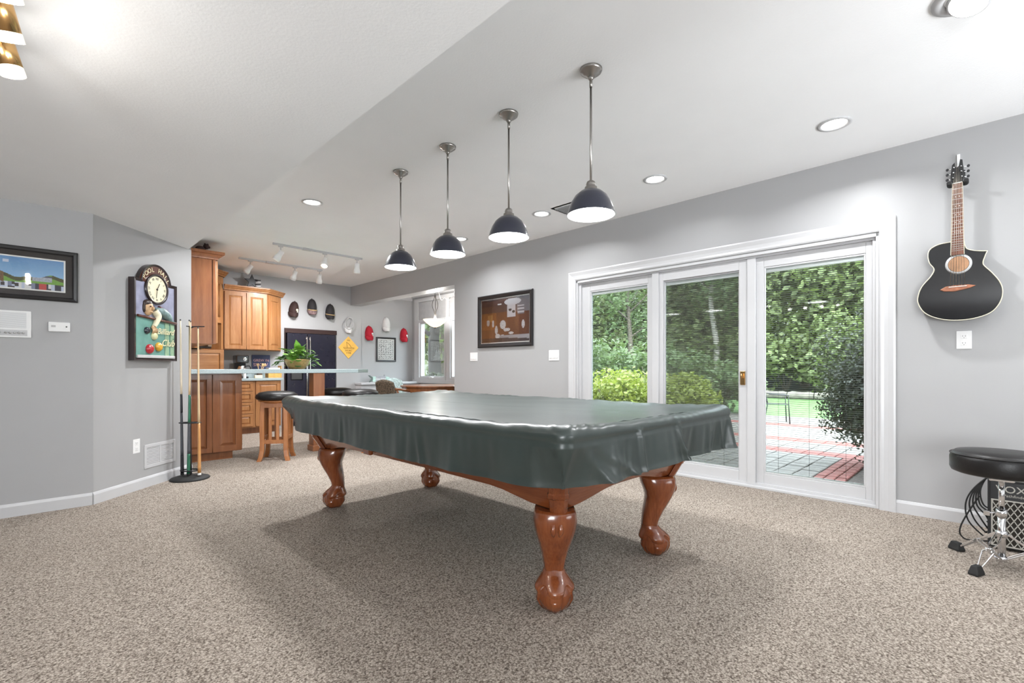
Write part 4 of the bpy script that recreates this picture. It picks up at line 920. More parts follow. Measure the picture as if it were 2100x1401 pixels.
# stools
def stool(label):
    t = thing('bar_stool', label, 'stool', group='bar stools at the bar')
    MB().lathe([(.0005, .70), (.17, .702), (.215, .712), (.232, .735), (.225, .765), (.19, .792), (.12, .806), (.0005, .81)], 40).build('seat', 'black_leather', t)
    MB().lathe([(.10, .655), (.13, .66), (.20, .69), (.20, .703), (.0005, .703)], 36).build('seat_plate', 'stool_wood', t)
    q = .135
    for sx in (-1, 1):
        for sy in (-1, 1):
            lg = MB(); P = [(.155, 0), (.138, .05), (.128, .12), (.126, .22), (.128, .40), (.125, .60), (.12, .69)]
            lg.loft([[(sx * c_ + u * .024, sy * c_ + v * .024, z) for u, v in ((-1, -1), (1, -1), (1, 1), (-1, 1))] for c_, z in P], False); lg.build('leg', 'stool_wood', t, .004)
    for a_ in range(4):
        T = Matrix.Rotation(a_ * PI / 2, 4, 'Z'); z0 = .20 if a_ % 2 == 0 else .24
        MB().box(-q, q, -q - .013, -q + .013, z0, z0 + .045, T).build('stretcher', 'stool_wood', t, .003)
        MB().box(-q, q, -q - .012, -q + .012, .62, .675, T).build('seat_rail', 'stool_wood', t, .003)
        for x in (-.04, .04): MB().box(x - .017, x + .017, -q - .007, -q + .007, z0 + .04, .63, T).build('slat', 'stool_wood', t, .002)
    return t
s0 = stool('wooden bar stool with round black seat, fully visible left of the pool table'); s0.location = (2.05, 6.02, 0); s0.rotation_euler = (0, 0, math.radians(-32))
dup(s0, (3.00, 6.47, 0), .2, 'black seated bar stool just right of the bar post'); dup(s0, (3.04, 5.86, 0), .5, 'black seated bar stool farthest right, its seat showing over the pool table')
# back run of cabinets
t = thing('base_cabinet', 'wooden base cabinet with drawers and door on the far wall', 'cabinet', (1.5, 8.62, 0))
MB().box(.0, 1.5, 0, .60, .10, .875).build('body', 'hickory', t); MB().box(0, 1.42, .07, .58, 0, .10).build('toe_kick', 'hickory_dark', t)
zz = [.12, .33, .52, .70, .87]
for k in range(4):
    door_panel(t, 'drawer', .72, 1.055, zz[k] + .004, zz[k + 1] - .004, 0, 'hickory', .042)
door_panel(t, 'door', 1.10, 1.485, .12, .866, 0, 'hickory'); door_panel(t, 'door', .36, .71, .12, .866, 0, 'hickory')
t = thing('back_counter', 'pale grey counter top along the far kitchen wall', 'counter top', (1.16, 8.58, .875))
MB().box(0, 1.87, 0, .648, 0, .04).build('slab', 'counter', t, .004)
o = MB().box(0, 1.87, 0, .018, 0, .10).build('backsplash', 'counter', None, .003, loc=(1.16, 9.21, .9155)); tag(o, 'low grey backsplash strip behind the back counter', 'backsplash')
t = thing('upper_cabinet', 'light wooden wall cabinet with two doors and angled end', 'cabinet', (2.2, 8.9, 1.39))
MB().prism([(0, 0), (.67, 0), (1.0, .30), (1.0, .328), (0, .328)], 0, .985).build('body', 'hickory', t)
door_panel(t, 'door', .012, .332, .012, .965, 0, 'hickory', .062); door_panel(t, 'door', .34, .66, .012, .965, 0, 'hickory', .062)
d_ = door_panel(t, 'end_door', .0, .40, .012, .965, 0, 'hickory', .085); d_.location = (.68, .01, 0); d_.rotation_euler = (0, 0, math.atan2(.30, .33))
crown(t, [(.0, -.02), (.675, -.02), (1.03, .30)], .985, 'hickory')
t = thing('corner_cabinet', 'tall wooden corner cabinet with fluted strip beside the upper cabinet', 'cabinet', (1.16, 8.9, 1.39))
MB().prism([(0, -.47), (.56, -.47), (1.035, .0), (1.035, .325), (0, .325)], .42, 1.185).build('body', 'hickory', t)
MB().prism([(0, -.47), (.54, -.47), (.6, -.41), (.42, -.2), (.80, .1), (1.0, -.03), (1.035, .0), (1.035, .325), (0, .325)], 0, .42).build('open_bay', 'hickory', t)
R_ = MB(); cd = Vector((1, 1, 0)).normalized(); nd = Vector((1, -1, 0)).normalized(); e0 = Vector((1.0, -.035, 0))
for k in range(4):
    p = e0 - cd * (.05 + .032 * k) + nd * .004; R_.tube([tuple(p + Vector((0, 0, .52))), tuple(p + Vector((0, 0, 1.06)))], .010, 8)
R_.bar(tuple(e0 - cd * .02 + nd * .006 + Vector((0, 0, .45))), tuple(e0 - cd * .18 + nd * .006 + Vector((0, 0, .45))), .02, .05); R_.bar(tuple(e0 - cd * .02 + nd * .006 + Vector((0, 0, 1.12))), tuple(e0 - cd * .18 + nd * .006 + Vector((0, 0, 1.12))), .02, .09)
R_.build('fluted_pilaster', 'hickory', t)
crown(t, [(.0, -.49), (.57, -.49), (1.05, -.01), (1.05, .30)], 1.185, 'hickory')
t2 = thing('microwave', 'black microwave tucked in the corner cabinet bay', 'microwave', (1.16 + .66, 8.9 - .27, 1.395), D45)
MB().box(-.26, .27, 0, .18, 0, .40).build('housing', 'black_plastic', t2, .008); MB().box(-.24, .16, -.012, 0, .03, .37).build('door', 'black_gloss', t2, .004); MB().box(.175, .262, -.01, 0, .03, .37).build('control_panel', 'steel', t2, .003)
t = thing('end_cabinet', 'tall reddish wooden cabinet side beside the wall corner', 'cabinet', (1.16, 7.2, 1.40))
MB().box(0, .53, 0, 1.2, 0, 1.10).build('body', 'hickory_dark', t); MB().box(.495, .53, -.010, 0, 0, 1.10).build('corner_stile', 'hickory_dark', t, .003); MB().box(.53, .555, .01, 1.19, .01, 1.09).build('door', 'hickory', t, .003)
crown(t, [(0, -.012), (.54, -.012), (.54, 1.15)], 1.10, 'hickory_dark', .10, .075)
t = thing('appliance_garage', 'wooden cupboard with panelled front standing on the back counter', 'cabinet', (1.62, 8.72, .915))
MB().box(0, .54, 0, .48, 0, .465).build('body', 'hickory', t); door_panel(t, 'door', .0, .53, .06, .455, 0, 'hickory_h', .05); MB().box(0, .535, -.022, 0, .0, .05).build('base_rail', 'hickory_h', t, .004)
# figurines on the cabinets
t = thing('bear_figurine', 'dark brown animal figurine on top of the tall end cabinet', 'figurine', (1.53, 7.25, 2.60))
m = MB(); m.ball((0, 0, .035), .04, 14, 9, (1.5, .8, .9)); m.build('body', 'cap_brown', t)
m = MB(); m.ball((.06, -.01, .07), .035, 14, 9); m.ball((.09, -.02, .062), .015); m.build('head', 'cap_brown', t)
m = MB(); m.ball((.045, -.01, .10), .011); m.ball((.075, -.01, .10), .011); m.build('ears', 'cap_brown', t)
t = thing('star_ornament', 'black metal star ornament with white striped piece on the wall cabinet', 'ornament', (2.67, 8.98, 2.46))
st = [((.125 if k % 2 == 0 else .055) * math.sin(PI * k / 5), .115 + (.125 if k % 2 == 0 else .055) * math.cos(PI * k / 5)) for k in range(10)]
MB().prism(st, -.012, .012, lambda x, z, h: (x - .02, -h, z)).build('star', 'black_metal', t, .003)
for k in range(4): MB().tube([(.03, -.03, .035 + .034 * k), (.11, -.035, .042 + .034 * k)], .009, 8).build('striped_roll', 'cap_white' if k % 2 == 0 else 'black_plastic', t)
MB().box(-.03, .12, -.05, .03, 0, .022).build('base', 'black_plastic', t, .004)
# counter things
t = thing('coffee_maker', 'black drip coffee maker with steel carafe on the back counter', 'coffee maker', (2.45, 8.88, .915))
MB().box(-.09, .09, -.11, .11, 0, .03).build('base', 'black_plastic', t, .008); MB().box(-.085, .085, .02, .11, .03, .27).build('tower', 'black_plastic', t, .01)
MB().prism([(-.095, -.12), (.095, -.12), (.095, .11), (-.095, .11)], .25, .385).build('brew_head', 'black_gloss', t, .02)
MB().lathe([(.03, -.122), (.03, -.130), (.018, -.130), (.0005, -.126)], 20, (.03, 0, .315), 'y').build('dial', 'chrome', t)
MB().lathe([(.06, .032), (.072, .05), (.074, .13), (.055, .19), (.05, .215), (.0005, .22)], 24, (0, -.045, 0)).build('carafe', 'chrome', t)
MB().tube(catmull([(.05, -.07, .20), (.11, -.10, .20), (.115, -.10, .12), (.07, -.07, .08)], 5), .009).build('carafe_handle', 'black_plastic', t)
for k in range(4):
    g_ = MB().lathe([(.026, 0), (.032, .10), (.034, .14), (.031, .14), (.024, .008), (.0005, .008)], 16).build('drinking_glass', 'drink_glass', None, loc=(2.20 + .055 * k, 8.98 + .04 * (k % 2), .915)); tag(g_, 'small clear tumbler standing left of the coffee maker', 'glass', 'tumblers on the back counter')
t = thing('slogan_sign', 'dark blue board with pink slogan lettering behind the back counter', 'sign', (2.868, 9.205, 1.056), 0)
MB().box(-.15, .15, 0, .018, 0, .262).build('board', 'sign_blue', t, .003); text(t, 'lettering', 'GREW IN', .062, 'pink_text', (0, -.002, .165), .002); text(t, 'lettering', 'SNOW', .078, 'pink_text', (-.01, -.002, .085), .002)
t = thing('napkin_caddy', 'wooden napkin caddy with white napkins on the back counter', 'caddy', (3.0, 8.98, .915))
MB().box(-.11, .10, -.08, .08, 0, .12).build('box', 'box_wood', t, .003); MB().box(-.10, .09, -.07, .07, .12, .175).build('napkins', 'napkin', t, .006); MB().box(.10, .112, -.08, .08, 0, .21).build('end_board', 'box_wood', t, .002)
t = thing('cooking_utensils', 'wooden spoons leaning in front of the blue board', 'utensils', (2.80, 9.08, .915))
MB().lathe([(.04, 0), (.045, .13), (.041, .13), (.036, .01), (.0005, .01)], 20).build('crock', 'box_dark', t)
for k, (x, y) in enumerate(((.05, -.01), (.09, .0), (-.02, .02))): m = MB(); m.tube([(0, 0, .02), (x * .8, y, .2)], .005); m.ball((x, y, .225), .02, 10, 8, (1, .4, 1.4)); m.build('spoon', 'cap_tan', t)
o = MB().box(-.06, .06, -.03, .03, 0, .05).build('wooden_block', 'cream', None, .006, loc=(2.67, 8.72, .915)); tag(o, 'small pale wooden block at the front of the back counter', 'block')
t = thing('soap_bottle', 'slim white bottle on the back counter beside the bar cabinet', 'bottle', (2.45, 8.68, .915))
MB().lathe([(.022, 0), (.024, .01), (.024, .12), (.010, .14), (.010, .16), (.0005, .16)], 18).build('bottle_body', 'white_plastic', t); MB().tube([(0, 0, .155), (0, 0, .18), (.03, -.01, .18)], .005).build('pump', 'black_plastic', t)
# refrigerator
t = thing('refrigerator', 'black side by side refrigerator in a wooden surround', 'refrigerator', (3.285, 9.20, 0))
MB().box(.03, .95, .06, .70, .02, 1.74).build('case', 'black_plastic', t)
dl = MB().box(.03, .40, 0, .058, .06, 1.74).build('freezer_door', 'fridge', t, .012, seg=3); dr = MB().box(.41, .96, 0, .058, .06, 1.74).build('fridge_door', 'fridge', t, .012, seg=3)
MB().tube(catmull([(.375, .0, .55), (.375, -.045, .58), (.375, -.045, 1.6), (.375, 0, 1.63)], 5), .010).build('handle', 'chrome', dl); MB().tube(catmull([(.435, .0, .55), (.435, -.045, .58), (.435, -.045, 1.6), (.435, 0, 1.63)], 5), .010).build('handle', 'chrome', dr)
m = MB(); frame_rect(m, .09, .31, .86, 1.20, .015, -.006, .0); m.build('dispenser_frame', 'black_gloss', dl); MB().box(.105, .295, -.002, .004, .875, 1.185).build('dispenser', 'slot', dl)
MB().box(.035, .95, .01, .06, .0, .055).build('toe_grille', 'black_plastic', t)
t = thing('refrigerator_surround', 'dark brown wooden trim framing the refrigerator alcove', 'panel', (3.272, 9.205, 0))
MB().box(0, .012, 0, .024, 0, 1.828).build('side_trim', 'cap_brown', t); MB().box(.012, .994, .0, .024, 1.745, 1.828).build('top_trim', 'cap_brown', t)
# plant
t = thing('potted_plant', 'trailing green pothos in a bronze bowl on the bar top', 'plant', (2.47, 6.50, 1.068))
MB().lathe([(.085, 0), (.10, .012), (.135, .06), (.155, .115), (.16, .13), (.152, .13), (.13, .08), (.09, .02)], 36, cap=False).build('bowl', 'pot_gold', t); MB().lathe([(.148, .115), (.0005, .12)], 24, cap=False).build('soil', 'soil', t)
rnd = random.Random(11)
def leaf(mb, p, d, L, wd):
    d = Vector(d).normalized(); s = d.cross(Vector((0, 0, 1))); s = s.normalized() if s.length > .05 else Vector((1, 0, 0)); n = s.cross(d)
    f = lambda u, v, k=0: tuple(Vector(p) + d * u * L + s * v * wd + n * k * L)
    mb.add([f(0, 0), f(.25, .5, .04), f(.55, .42, .05), f(1, 0, -.10), f(.55, -.42, .05), f(.25, -.5, .04), f(.5, 0, -.02)], [(0, 1, 6), (1, 2, 6), (2, 3, 6), (3, 4, 6), (4, 5, 6), (5, 0, 6)], True)
for k in range(95):
    a_ = rnd.uniform(0, 2 * PI); rr = rnd.uniform(.0, .19) ** 1; up = rnd.uniform(.08, .27)
    if rr > .14: up = rnd.uniform(.02, .18)
    c_, s_ = math.cos(a_), math.sin(a_); m = MB(); p = Vector((rr * c_, rr * s_, up))
    m.tube([(rr * .4 * c_, rr * .4 * s_, .11), tuple(p)], .0022, 4); leaf(m, p, (c_, s_, rnd.uniform(-.4, .7)), rnd.uniform(.085, .13), rnd.uniform(.075, .105)); m.build('leaf', 'leaf_plant', t, fix=False)
for (ux, uy, up, dx, dy, dz, L) in ((.0, -.02, .24, -.2, -.2, 1, .16), (.05, .0, .24, .4, -.3, .9, .13)):
    m = MB(); leaf(m, (ux, uy, up), (dx, dy, dz), L, .10); m.build('leaf', 'leaf_plant', t, fix=False)
vx = Vector((ex, ey, 0))
for sgn, L_ in ((-1, .26), (1, .22), (-1, .18)):
    base_p = vx * sgn * .12; n_ = 7
    for k in range(n_):
        q = k / (n_ - 1); p = base_p + vx * sgn * L_ * q * .55 + Vector((0, 0, .15 - .08 * q + .05 * math.sin(q * 3))) ; m = MB(); leaf(m, p, (sgn * ex, sgn * ey, -.35 + .3 * math.sin(k * 2.1)), .095, .085); m.build('leaf', 'leaf_plant', t, fix=False)

# ================================================================== CAPS AND SIGNS ON THE FAR WALLS
def cap(label, loc, mt, brim, band=None, tilt=0, sx=1):
    t = thing('baseball_cap', label, 'cap', loc, 0, 'caps hung on the far wall'); t.rotation_euler = (0, math.radians(tilt), 0)
    pf = lambda v: math.sqrt(max(0, 1 - (max(0, v - .18) / .82) ** 2)) * (.93 + .07 * min(1, v / .18))
    m = MB(); m.grid(lambda u, v: (.088 * pf(v) * math.cos(PI * u), -.006 - .105 * pf(v) ** .8 * math.sin(PI * u), -.085 + .225 * v - .02 * math.sin(PI * u) * (1 - v)), 18, 14); cr = m.build('crown', mt, t)
    m = MB()
    for u in (.2, .5, .8): m.tube([(.088 * pf(v / 12) * math.cos(PI * u) * 1.005, -.007 - .1055 * pf(v / 12) ** .8 * math.sin(PI * u), -.085 + .225 * v / 12 - .02 * math.sin(PI * u) * (1 - v / 12)) for v in range(12)], .0016, 5)
    m.build('seams', mt, cr)
    m = MB(); m.grid(lambda u, v: ((u - .5) * .185 * math.sqrt(max(.0, 1 - (.9 * v) ** 2.8)), -.012 - .098 * math.sin(PI * u) ** .7 * (1 - .12 * v) - .03 * v, -.078 - .02 * math.sin(PI * u) * (1 - v) - .095 * v), 18, 8); m.build('brim', brim, t, solid=.005)
    m = MB(); m.ball((0, -.012, .138), .009, 10, 6); m.build('top_button', mt, t)
    if band:
        m = MB(); m.tube([(.086 * math.cos(PI * q / 14), -.014 - .108 * math.sin(PI * q / 14), -.07 - .02 * math.sin(PI * q / 14)) for q in range(1, 14)], .009, 6); m.build('band', band, t)
    return t
cap('brown cap with pale patch, leftmost of the caps above the refrigerator', (3.439, 9.23, 2.2), 'cap_brown', 'cap_brown', None, 8)
cap('dark cap with checked brim, highest of the wall caps', (3.776, 9.23, 2.277), 'cap_black', 'cap_check', 'cap_tan')
cap('black cap with tan band, right above the refrigerator edge', (4.131, 9.23, 2.214), 'cap_black', 'cap_black', 'cap_tan', 3)
cap('red cap with white logo, left of the white cap', (4.986, 9.26, 1.837), 'cap_red', 'cap_red')
cap('white cap hung above the small black frame', (5.389, 9.26, 2.048), 'cap_white', 'cap_white')
cap('red cap with white logo, nearest the nook window', (5.827, 9.26, 1.838), 'cap_red', 'cap_red')
for o in [o for o in COL.objects if o.name.startswith('baseball_cap') and o.parent is None]:
    if 'logo' in o['label'] or 'patch' in o['label']:
        m = MB(); m.ball((.03, -.106, -.03), .022, 12, 8, (1, .5, 1)); m.ball((.042, -.098, -.06), .015, 10, 6, (1, .5, 1)); m.build('emblem', 'cap_white' if 'logo' in o['label'] else 'cream', o)
t = thing('sun_visor', 'pale grey sun visor hung above the yellow sailboat sign', 'visor', (4.517, 9.23, 1.95))
m = MB(); m.tube([(.085 * math.cos(2 * PI * q / 30), -.06 + .045 * math.sin(2 * PI * q / 30), .04 + .12 * math.sin(2 * PI * q / 30 + .35)) for q in range(30)], .012, 8, True); m.build('headband', 'cap_grey', t)
MB().grid(lambda u, v: ((u - .5) * .17 * math.sqrt(max(0, 1 - (.93 * v) ** 2.6)), -.012 - .085 * math.sin(PI * u) ** .8 - .012 * v, -.05 - .11 * v), 16, 8).build('brim', 'cap_white', t, solid=.004)
t = thing('sailboat_sign', 'yellow diamond sign with sailboat drawing on the far wall', 'sign', (4.52, 9.23, 1.503))
MB().prism([(0, -.228), (.218, 0), (0, .228), (-.218, 0)], .0, .012, lambda x, z, h: (x, -h, z)).build('board', 'sign_yellow', t, .004)
m = MB()
for pts in ([(-.045, .11), (-.03, .0)], [(-.045, .11), (.02, .06), (.055, .005)], [(-.11, .0), (.12, -.005), (.11, -.022), (-.09, -.022), (-.11, .0)]):
    P = [(x, -.0135, z) for x, z in pts]
    for a_, b_ in zip(P[:-1], P[1:]): m.bar(a_, b_, .003, .006)
m.build('sailboat_outline', 'sign_ink', t)
text(t, 'lettering', 'SAIL', .040, 'sign_ink', (0, -.0135, .145), .002); text(t, 'lettering', 'SAILING', .042, 'sign_ink', (0, -.0135, -.062), .002); text(t, 'lettering', 'ZONE', .040, 'sign_ink', (0, -.0135, -.11), .002)
def marks(u, v):
    i, j = int(u * 7), int(v * 10); k = hsh(i, j, 9); du, dv = u * 7 - i - .5, v * 10 - j - .5
    if .04 < u < .96 and .03 < v < .97 and abs(du * math.cos(k * 6) + dv * math.sin(k * 6)) < .16 and abs(du) < .3 + .2 * k and hsh(int(u * 42), int(v * 56), 4) > .3: return (.10, .10, .10)
    return (.72, .72, .70)
picture('framed_chart', 'small black framed white chart with rows of little drawings', (5.392, 9.26, 1.489), 0, .473, .526, .035, .03, .0, .012, marks, 42, 56)
# ================================================================== BREAKFAST NOOK
t = thing('window_bench', 'white built-in bench ledge along the nook wall', 'bench', (4.66, 8.97, 0))
MB().box(.02, 1.39, .02, .26, 0, .745).build('front_panel', 'white_trim', t); MB().box(0, 1.39, -.015, .288 - .02, .745, .79).build('ledge', 'white_trim', t, .006)
t = thing('fish_sign', 'wooden fish shaped sign with white script on the white ledge', 'sign', (5.17, 9.13, .79))
MB().prism([(-.27, .145), (-.195, .075), (-.25, .0), (-.225, .0), (-.165, .05), (-.165, .10), (-.235, .145)], 0, .018, lambda x, z, h: (x, -h, z)).build('tail', 'fish_tail', t)
MB().box(-.17, -.10, -.018, 0, .01, .12).build('tail_board', 'teal_wood', t); MB().box(-.10, .13, -.02, 0, .012, .125).build('body_board', 'grey_wood', t); MB().prism([(.13, .01), (.20, .03), (.27, .065), (.20, .105), (.13, .125)], 0, .018, lambda x, z, h: (x, -h, z)).build('head_board', 'teal_wood', t)
MB().box(.10, .12, -.02, 0, .12, .155).build('fin', 'grey_wood', t); text(t, 'script_lettering', 'Gone Fishing', .062, 'paper', (.01, -.022, .065), .003, shear=.3, sx=.72)
t = thing('breakfast_table', 'round wooden breakfast table in the window nook', 'table', (5.3, 7.38, 0))
MB().lathe([(.0005, .735), (.60, .735), (.61, .745), (.61, .757), (.60, .765), (.0005, .765)], 12, smooth=False).build('table_top', 'hickory_dark', t); MB().lathe([(.56, .655), (.575, .735)], 12, smooth=False, cap=False).build('apron', 'hickory_dark', t, solid=.02)
MB().lathe([(.16, .06), (.09, .12), (.06, .3), (.09, .5), (.11, .66)], 20).build('pedestal', 'hickory_dark', t)
for k in range(4):
    T = Matrix.Rotation(k * PI / 2 + .4, 4, 'Z'); MB().hexa([tuple(T @ Vector(q)) for q in ((.05, -.03, .03), (.42, -.03, 0), (.42, .03, 0), (.05, .03, .03), (.05, -.03, .14), (.42, -.03, .05), (.42, .03, .05), (.05, .03, .14))]).build('foot', 'hickory_dark', t, .006)
def nook_chair(label, loc, rot, fm):
    t = thing('nook_chair', label, 'chair', loc, rot, 'upholstered chairs at the breakfast table')
    MB().box(-.23, .23, -.22, .22, .42, .50).build('seat', fm, t, .03, seg=3)
    m = MB(); m.grid(lambda u, v: ((u - .5) * (.46 - .06 * v), .22 + .10 * v + .05 * (2 * u - 1) ** 2 * -1, .48 + (.40 - .05 * (2 * u - 1) ** 2 * v) * v), 12, 10); m.build('backrest', fm, t, solid=.05)
    for s in (-1, 1):
        MB().tube(catmull([(s * .22, .24, .72), (s * .26, .08, .70), (s * .26, -.12, .66), (s * .24, -.16, .50)], 5), .02).build('armrest', 'hickory_dark', t)
    for k in range(5):
        a_ = 2 * PI * k / 5; lg = MB().tube([(0, 0, .12), (.27 * math.cos(a_), .27 * math.sin(a_), .075)], .02).build('leg', 'hickory_dark', t); MB().ball((.27 * math.cos(a_), .27 * math.sin(a_), .03), .03, 10, 8).build('caster', 'black_plastic', lg)
    MB().tube([(0, 0, .1), (0, 0, .44)], .025).build('column', 'black_metal', t)
    return t
nook_chair('brown patterned swivel chair, nearest the white ledge, back to the room', (4.60, 7.56, 0), math.radians(105), 'fabric_brown')
nook_chair('grey striped swivel chair on the far side of the breakfast table', (5.2, 8.28, 0), math.radians(10), 'fabric_grey')

# ================================================================== OUTSIDE
GZ0 = -.12
struct(MB().box(4.82, 13.2, -3, 14, GZ0 - .1, GZ0 - .03).build('ground_patio_base', 'joint_sand'))
struct(MB().box(4.82, 7.7, -3, 1.06, GZ0 - .05, GZ0 + .0).build('ground_mulch', 'mulch'), 'dark mulch bed beside the patio')
struct(MB().box(13.2, 24, -12, 30, GZ0 - .1, GZ0 - .01).build('ground_lawn', 'lawn'), 'green lawn beyond the patio')
struct(MB().hexa([(24, -60, GZ0 - .3), (75, -60, GZ0 - .3), (75, 90, GZ0 - .3), (24, 90, GZ0 - .3), (24, -60, GZ0 - .02), (75, -60, 16), (75, 90, 16), (24, 90, GZ0 - .02)]).build('ground_forest', 'forest_floor'), 'wooded slope rising beyond the lawn'); struct(MB().box(4.82, 24, 14, 80, GZ0 - .1, GZ0 - .02).build('ground_side', 'forest_floor'))
patio = sroot('ground_patio', (0, 0, GZ0 - .03), 0, 'grey paver patio with red brick bands')
red_b = [(7.55, 7.98), (8.85, 9.28), (11.0, 11.5)]
pav = []
x = 4.84
rowi = 0
while x < 13.1:
    isred = any(a_ - .01 <= x < b_ - .05 for a_, b_ in red_b); dx = .14 if isred else .20
    y = 1.09 - (0 if x < 7.7 else 2.6); off = (rowi % 2) * .1; first = True
    while y < 5.6:
        red2 = isred or (y < 1.36 and x < 8.0 and y > 1.0)
        dy = .10 if (y < 1.36 and x < 8.0 and not isred) else .20
        pav.append((x + dx / 2, y + dy / 2, dx - .012, dy - .012, red2)); y += dy
        if first and y > 1.36: y += off * .0; first = False
    x += dx; rowi += 1
pav.sort(key=lambda p: (p[0] ** 2 + p[1] ** 2) + (0 if p[1] < 3.4 else 60) + (0 if p[1] > .9 else 60))
cache = {}
rest = {True: MB(), False: MB()}; rnd = random.Random(5)
def paver_mb(dx, dy):
    a_, b_, c_, d_ = dx / 2, dy / 2, dx / 2 - .008, dy / 2 - .008; m = MB()
    return m.loft([[(-a_, -b_, 0), (a_, -b_, 0), (a_, b_, 0), (-a_, b_, 0)], [(-a_, -b_, .024), (a_, -b_, .024), (a_, b_, .024), (-a_, b_, .024)], [(-c_, -d_, .03), (c_, -d_, .03), (c_, d_, .03), (-c_, d_, .03)]], False)
for i, (px_, py_, dx, dy, rd) in enumerate(pav):
    zo = rnd.uniform(-.003, .003)
    if i < 300:
        k = (round(dx, 3), round(dy, 3), rd)
        if k not in cache: cache[k] = paver_mb(dx, dy).mesh('paver', 'paver_red' if rd else 'paver_grey')
        o = bpy.data.objects.new('paver', cache[k]); COL.objects.link(o); o.parent = patio; o.location = (px_, py_, zo)
    else: rest[rd].add(*[(lambda q: (q.v, q.f))(paver_mb(dx, dy))][0], False, Matrix.Translation((px_, py_, zo)))
for rd in (True, False):
    o = rest[rd].build('distant_pavers', 'paver_red' if rd else 'paver_grey', patio, fix=False); o['kind'] = 'stuff'
def leaves(n, rx, ry, rz, cz, size, seed, clumps=14, cl=.42, shell=.25):
    r_ = random.Random(seed); m = MB(); cs = []
    for k in range(clumps):
        while True:
            p = Vector((r_.uniform(-1, 1), r_.uniform(-1, 1), r_.uniform(-1, 1)))
            if p.length < 1: break
        cs.append(p * (1 - cl * .6))
    vs = []; fs = []
    for k in range(n):
        c_ = cs[k % clumps]; d = Vector((r_.gauss(0, 1), r_.gauss(0, 1), r_.gauss(0, 1))).normalized() * (cl * r_.uniform(shell, 1) ** .5); p = c_ + d
        p = Vector((p.x * rx, p.y * ry, p.z * rz + cz)); nn = (d.normalized() + Vector((r_.gauss(0, .6), r_.gauss(0, .6), r_.gauss(0, .6)))).normalized()
        u = nn.orthogonal().normalized(); a_ = r_.uniform(0, 6.28); u = (u * math.cos(a_) + nn.cross(u) * math.sin(a_)); v = nn.cross(u); s_ = size * r_.uniform(.6, 1.25); o_ = len(vs)
        vs += [tuple(p - u * s_ * .5), tuple(p + v * s_ * .28), tuple(p + u * s_ * .5), tuple(p - v * s_ * .28)]; fs.append((o_, o_ + 1, o_ + 2, o_ + 3))
    return m.add(vs, fs)
crowns = [leaves(3600, 2.6, 2.6, 4.2, 5.0, .34, 100 + k, 26, .36).mesh('foliage', 'leaf_forest') for k in range(3)]
thin = [leaves(1500, 2.2, 2.2, 3.2, 6.2, .30, 200 + k, 20, .34).mesh('foliage', 'leaf_mid') for k in range(2)]
def trunk_me(h, r_, mt, seed):
    q = random.Random(seed); pts = catmull([(q.uniform(-.1, .1) * k, q.uniform(-.1, .1) * k, h * k / 4) for k in range(5)], 4); n_ = len(pts)
    m = MB(); m.tube(pts, [r_ * (1 - .75 * i / n_) for i in range(n_)], 10)
    for k in range(6):
        b_ = pts[int(n_ * (.45 + .08 * k))]; a_ = q.uniform(0, 6.28); m.tube(catmull([b_, b_ + Vector((math.cos(a_) * .8, math.sin(a_) * .8, .6)), b_ + Vector((math.cos(a_) * 1.7, math.sin(a_) * 1.7, 1.5))], 4), [r_ * .3 * (1 - .08 * i) for i in range(9)], 6)
    return m.mesh('trunk', mt)
trunks = [trunk_me(8, .20, 'bark', 1), trunk_me(9, .17, 'bark_pale', 2)]
def tree(x, y, k, sc, label, thinc=False, tr=0):
    t = thing('tree', label, 'tree', (x, y, GZ0 - .02), k * 1.7, 'trees beyond the lawn'); t.scale = (sc, sc, sc)
    o = bpy.data.objects.new('trunk', trunks[tr]); COL.objects.link(o); o.parent = t
    o = bpy.data.objects.new('foliage', (thin if thinc else crowns)[k % (2 if thinc else 3)]); COL.objects.link(o); o.parent = t
rnd = random.Random(21); LBL = 'leafy green tree of the wood beyond the lawn'
for k in range(13): tree(25.2 + rnd.uniform(-1, .8), -1.5 + k * 2.0 + rnd.uniform(-.5, .5), k, rnd.uniform(.85, 1.15), LBL)
for k in range(12): tree(30.5 + rnd.uniform(-1, 1), -1 + k * 2.7 + rnd.uniform(-.6, .6), k + 1, rnd.uniform(1.2, 1.5), LBL)
tree(22.6, 9.15, 1, .95, 'tall pale trunked tree seen through the middle glass door', True, 1)
tree(19.0, 11.5, 0, .75, 'slender tree behind the yellow green hedge', True, 0); tree(18.5, 14.4, 1, .8, 'slender tree at far left behind the hedge', True, 0)
def bush(name, label, x, y, n, rx, ry, rz, size, mt, seed, clumps=14, cl=.42, cat='bush', grp=None):
    t = thing(name, label, cat, (x, y, GZ0), 0, grp); o = leaves(n, rx, ry, rz, rz * .95, size, seed, clumps, cl).build('foliage', mt, t, fix=False)
    m = MB(); q = random.Random(seed)
    for k in range(6): a_ = k * 1.05; m.tube([(0, 0, 0), (rx * .25 * math.cos(a_), ry * .25 * math.sin(a_), rz * .6), (rx * .55 * math.cos(a_), ry * .55 * math.sin(a_), rz * 1.2)], [.03, .02, .01], 6)
    m.build('stems', 'bark', t); return t
bush('evergreen_shrub', 'big dark evergreen shrub beside the patio at the right glass door', 7.25, .62, 30000, .98, 1.02, 1.12, .05, 'leaf_dark', 31, 40, .42)
bush('hedge_bush', 'yellow green clipped bush filling the left glass door', 9.1, 5.9, 5200, 1.15, 1.1, .66, .11, 'leaf_bright', 32, 26)
bush('hedge_bush', 'lower yellow green bush in the middle glass door', 9.2, 4.35, 4200, .75, .72, .56, .10, 'leaf_bright', 33, 20)
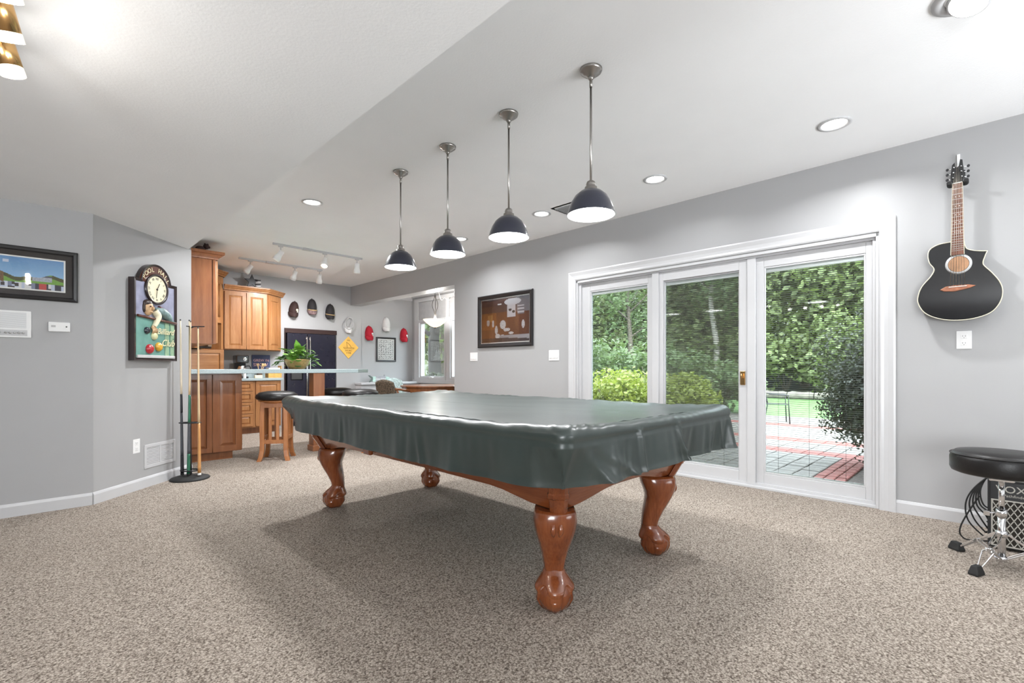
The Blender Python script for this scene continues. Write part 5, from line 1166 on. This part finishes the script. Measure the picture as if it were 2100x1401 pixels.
bush('hedge_bush', 'olive bush at the far left edge of the left glass door', 8.7, 7.6, 4200, .9, 1.0, .72, .11, 'leaf_forest', 34, 20)
for k, (x, y, s) in enumerate(((12.0, 8.4, 1.25), (12.3, 6.6, 1.1), (12.6, 10.6, 1.3), (13.2, 5.2, .8))): bush('garden_shrub', 'round mid green shrub behind the hedge', x, y, 2600, 1.3 * s, 1.3 * s, .95 * s, .16, 'leaf_mid', 40 + k, 18, grp='shrubs behind the hedge')
for k in range(11): bush('wood_edge_shrub', 'low shrub along the edge of the wood', 23.4 + .5 * math.sin(k * 2.2), .4 + k * 2.0, 2200, 1.7, 1.6, 1.9, .28, 'leaf_forest', 60 + k, 20, grp='shrubs at the edge of the wood')
# low stone edge at the far side of the lawn, nook garden
for k in range(6):
    o = MB().lathe([(.14, -.45), (.17, -.3), (.16, 0), (.18, .3), (.14, .45)], 9, (0, 0, .13), 'y').build('edging_stone', 'stone', None, .02, loc=(21.2, 4.3 + k * .93, GZ0)); tag(o, 'pale stone of the low row at the lawn edge', 'stone', 'stones along the lawn edge')
t = thing('garden_tree', 'old dark trunked tree outside the nook window', 'tree', (9.3, 12.75, GZ0)); o = bpy.data.objects.new('trunk', trunk_me(5, .26, 'bark_dark', 8)); COL.objects.link(o); o.parent = t
leaves(2600, 2.0, 2.0, 1.3, 3.5, .16, 77, 16, .34).build('foliage', 'leaf_mid', t, fix=False)
bush('garden_shrub', 'dark low shrub under the nook window tree', 8.6, 12.4, 2600, 1.2, 1.1, .55, .12, 'leaf_dark', 78, 18)
for k, (x, y) in enumerate(((13, 19.5), (16.5, 21), (15.0, 24), (11, 21), (14.0, 19.2), (12.2, 16.4), (17.5, 24.0))): tree(x, y, k, .9, 'leafy tree in the garden beyond the nook window')
# black iron patio chair and a blue mat by the door
t = thing('patio_chair', 'black iron patio chair at the far edge of the patio', 'chair', (11.6, 3.35, GZ0), .4)
for sx in (-1, 1):
    MB().tube([(sx * .24, -.24, 0), (sx * .22, -.22, .42), (sx * .22, -.22, .62), (sx * .22, .16, .64)], .012).build('front_leg', 'iron', t); MB().tube([(sx * .24, .26, 0), (sx * .2, .18, .42), (sx * .2, .28, .92)], .012).build('rear_leg', 'iron', t)
m = MB()
for k in range(7): m.box(-.21 + k * .06, -.17 + k * .06, -.22, .2, .41, .42)
m.build('seat', 'iron', t)
m = MB(); m.tube(catmull([(-.2, .18, .45), (-.2, .28, .9), (0, .3, .98), (.2, .28, .9), (.2, .18, .45)], 5), .012)
for k in range(5): m.tube([(-.13 + .065 * k, .19, .45), (-.13 + .065 * k, .29, .93)], .006)
m.build('backrest', 'iron', t)
t = thing('door_mat', 'pale blue mat on the pavers outside the middle glass door', 'mat', (5.25, 1.95, GZ0 + .004)); MB().box(-.25, .25, -.4, .4, 0, .014).build('mat_body', 'blue_mat', t, .004)
